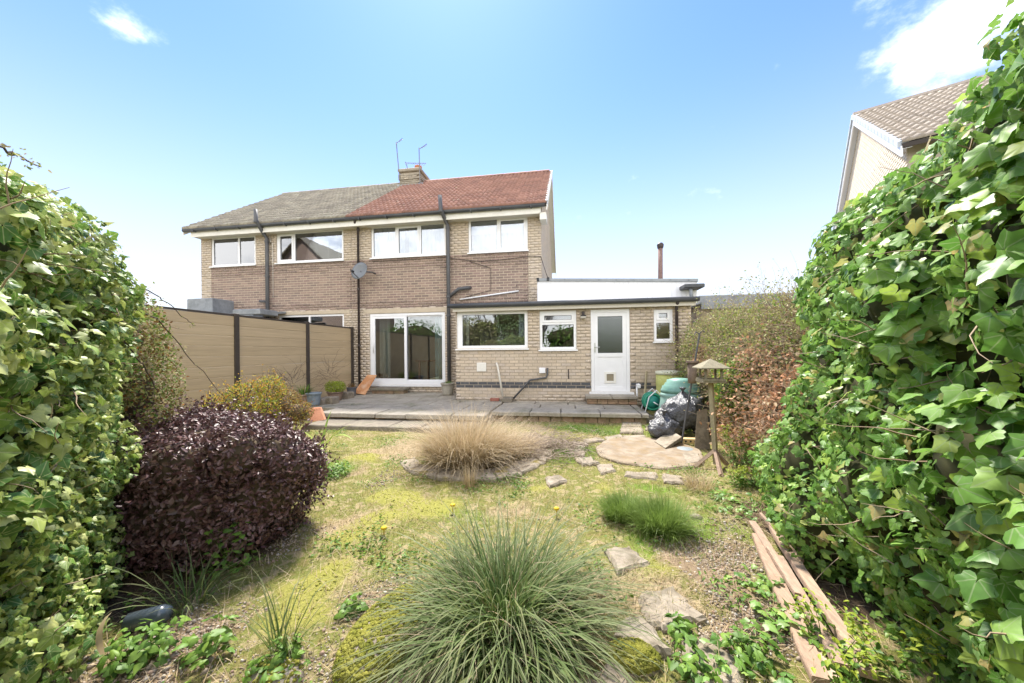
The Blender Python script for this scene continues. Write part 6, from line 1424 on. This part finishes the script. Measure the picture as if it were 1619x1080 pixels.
t = thing('planter_grass', 'short green grass growing in the fluted stone planter', 'plant', c); n = 220; a = rng.uniform(0, 6.28, n); B = c + np.stack([.12 * np.cos(a) * rng.random(n), .12 * np.sin(a) * rng.random(n), np.zeros(n)], 1); V, F, at = blades(B, a, rng.uniform(.05, .14, n), rng.uniform(.004, .007, n), rng.uniform(.0, .7, n), rng.uniform(.2, .9, n), 3); tag(obj('leaves', mesh_np('leaves', V, F, at), TUFT, t), kind='stuff')
for lab, px, Y, s in (('grey concrete block standing on the patio by the fence', (522, 630), 7.55, (.2, .12, .16)), ('rough stone lump on the patio beside the concrete block', (508, 628), 7.4, (.1, .1, .14)), ('pale rubble stone behind the concrete block', (545, 622), 8.5, (.2, .14, .16))):
    p = onY(*px, Y); m = MB(); m.prism(slab_poly(p[0] - s[0], p[0] + s[0] * .8, Y - s[1], Y + s[1], .02), ZP + .001, ZP + s[2], .02, .01); tag(m.build('stone_block', STONE), lab, 'stone')
# orange board leaning on the door frame, terracotta tile by the steps
ORB = M('orange_stained_board', [(.52, .24, .10), (.60, .34, .18), (.46, .20, .08), (.56, .38, .26)], rough=.75, scale=3, var=.15, stretch=(1, 1, 1))
a, b, c, d = onY(558, 621, 9.2), onY(577, 624, 9.2), onY(595.5, 593, 9.75), onY(581, 592.5, 9.75)
m = MB(); o_ = np.array([0, .015, -.012]); m.add([a, b, c, d, a + o_, b + o_, c + o_, d + o_], [(0, 1, 2, 3), (7, 6, 5, 4), (0, 4, 5, 1), (1, 5, 6, 2), (2, 6, 7, 3), (3, 7, 4, 0)]); tag(m.build('leaning_board', ORB), 'orange stained board leaning beside the patio doors', 'board')
a, b, c, d = onY(491, 667, 6.15), onY(513, 664, 6.2), onY(506, 645, 6.38), onY(488, 646, 6.36)
m = MB(); o_ = np.array([0, .05, .01]); m.add([a, b, c, d, a + o_, b + o_, c + o_, d + o_], [(0, 1, 2, 3), (7, 6, 5, 4), (0, 4, 5, 1), (1, 5, 6, 2), (2, 6, 7, 3), (3, 7, 4, 0)]); tag(m.build('terracotta_tile', TERRA), 'terracotta block leaning at the left end of the patio steps', 'tile')
# blue bottle and dry leaf in the shade at lower left
g = G(232, 1000); m = MB(); p0, p1 = g + [-.08, -.02, .05], g + [.07, .05, .07]; m.tube([p0, p0 + (p1 - p0) * .7, p0 + (p1 - p0) * .82, p1], [.046, .046, .046, .03], 14); tag(m.build('bottle', M('blue_grey_bottle', [(.05, .07, .085), (.08, .10, .12)], rough=.25, var=.15, spec=.6), None, True), 'blue grey bottle lying in the shade below the purple shrub', 'bottle')
t = thing('dry_leaf', 'curled pale dry leaf hanging at the foot of the left ivy', 'leaf', atZ(168, 1010, 1.25)); V, F, at = blades(np.array([atZ(162, 1035, 1.25)]), np.array([.3]), np.array([.16]), np.array([.03]), np.array([-.3]), np.array([1.2]), 7); obj('blade', mesh_np('blade', V, F, at, True), STRAW, t)

# ------------------------------------------------------------------ background trees
def bare_tree(label, base, h, seed, spread=.5, group=None):
    r = random.Random(seed); t = thing('bare_tree', label, 'tree', base, group); tm = MB(); bm = MB()
    def grow(p, d, L, rad, lev):
        q = p + d * L; mid = (p + q) / 2 + Vector((r.uniform(-1, 1), r.uniform(-1, 1), 0)) * L * .05; (tm if lev == 0 else bm).tube([p, mid, q], [rad, rad * .85, rad * .7], 6 if lev < 2 else 3, lev < 2)
        if lev < 5:
            for _ in range(3 if lev else 4):
                nd = (d + Vector((r.uniform(-1, 1), r.uniform(-1, 1), r.uniform(-.2, .6))) * spread * (1.2 if lev else 1.6)).normalized(); grow(p + d * L * r.uniform(.65, 1), nd, L * r.uniform(.6, .8), rad * .58, lev + 1)
    grow(Vector([float(c) for c in base]), Vector((0, 0, 1)), h * .3, h * .022, 0); tm.build('trunk', BARKD, t); bm.build('crown', M('grey_branch', [(.16, .13, .11), (.22, .18, .16)], rough=.9, var=.1) if 'grey_branch' not in bpy.data.materials else bpy.data.materials['grey_branch'], t)
for lab, px, Y, h, s in (('bare branched tree rising right of the extension roof', (1128, 470), 34, 7.6, 3), ('smaller bare tree beyond the garage roof on the right', (1190, 470), 38, 6.6, 8), ('bare tree tops showing over the low white roof', (905, 470), 45, 8.0, 5), ('bare tree beyond the shrubs near the right ivy', (1235, 470), 30, 5.8, 11)):
    p = onY(*px, Y); bare_tree(lab, (p[0], Y, 0), h, s, .5, 'bare trees on the right skyline')
def leafy(label, c, r, n, mat, group='trees reflected in the windows'):
    t = thing('garden_tree', label, 'tree', (c[0], c[1], 0), group); MB().tube([(c[0], c[1], 0), (c[0], c[1], c[2])], [.18, .1], 8).build('trunk', BARKD, t)
    E = [(c[0], c[1], c[2], *r)] + [(c[0] + random.uniform(-.6, .6) * r[0], c[1] + random.uniform(-.6, .6) * r[1], c[2] + random.uniform(-.5, .5) * r[2], r[0] * .55, r[1] * .55, r[2] * .5) for _ in range(7)]
    core('inner_branches', E, CORE_G, t, .75); P, Nn = blob_points(E, n, .2); leaf_mass('crown', P, Nn, mat, t, (.1, .25))
leafy('dark evergreen tree behind the viewpoint mirrored in the kitchen window', (-3.6, -9, 2.9), (1.5, 1.6, 3.0), 3600, IVY_R); leafy('broad olive tree behind the viewpoint mirrored in the kitchen window', (-7.6, -9, 2.0), (2.6, 1.5, 2.1), 3600, OLIVE)
leafy('dense hedge added behind the viewpoint to darken the patio door glass', (-12.5, -7.5, 1.9), (3.4, 1.5, 2.3), 3000, MIDG); leafy('low hedge behind the viewpoint mirrored in the small windows', (2.5, -8, 1.4), (4.2, 1.5, 2.0), 3000, MIDG)  # the dense hedge is added out of view to darken the patio doors
for lab, x, y, h, s in (('bare tree behind the viewpoint left of the evergreen', -2, -11, 7.5, 21), ('bare tree behind the viewpoint beyond the hedge', -6, -12, 8, 22)): bare_tree(lab, (x, y, 0), h, s, .5, 'trees reflected in the windows')
t = thing('gabled_house', 'gabled house behind the viewpoint mirrored in the upper left window', 'house', (-21.5, -7, 0)); gm = MB()
gm.add([(-25.5, -6, 0), (-17.5, -6, 0), (-17.5, -6, 7.2), (-21.5, -6, 10.9), (-25.5, -6, 7.2), (-25.5, -14, 0), (-17.5, -14, 0), (-17.5, -14, 7.2), (-21.5, -14, 10.9), (-25.5, -14, 7.2)], [(0, 4, 3, 2, 1), (5, 6, 7, 8, 9), (0, 5, 9, 4), (1, 2, 7, 6)]); gm.build('wall', BROWN, t)
gm = MB(); gm.add([(-25.8, -5.7, 6.95), (-21.5, -5.7, 10.95), (-17.2, -5.7, 6.95), (-25.8, -14.3, 6.95), (-21.5, -14.3, 10.95), (-17.2, -14.3, 6.95), (-25.8, -5.7, 7.1), (-21.5, -5.7, 11.1), (-17.2, -5.7, 7.1), (-25.8, -14.3, 7.1), (-21.5, -14.3, 11.1), (-17.2, -14.3, 7.1)], [(0, 1, 4, 3), (1, 2, 5, 4), (6, 9, 10, 7), (7, 10, 11, 8), (0, 6, 7, 1), (1, 7, 8, 2), (3, 4, 10, 9), (4, 5, 11, 10), (0, 3, 9, 6), (2, 8, 11, 5)]); gm.build('roof', TILE_G, t)
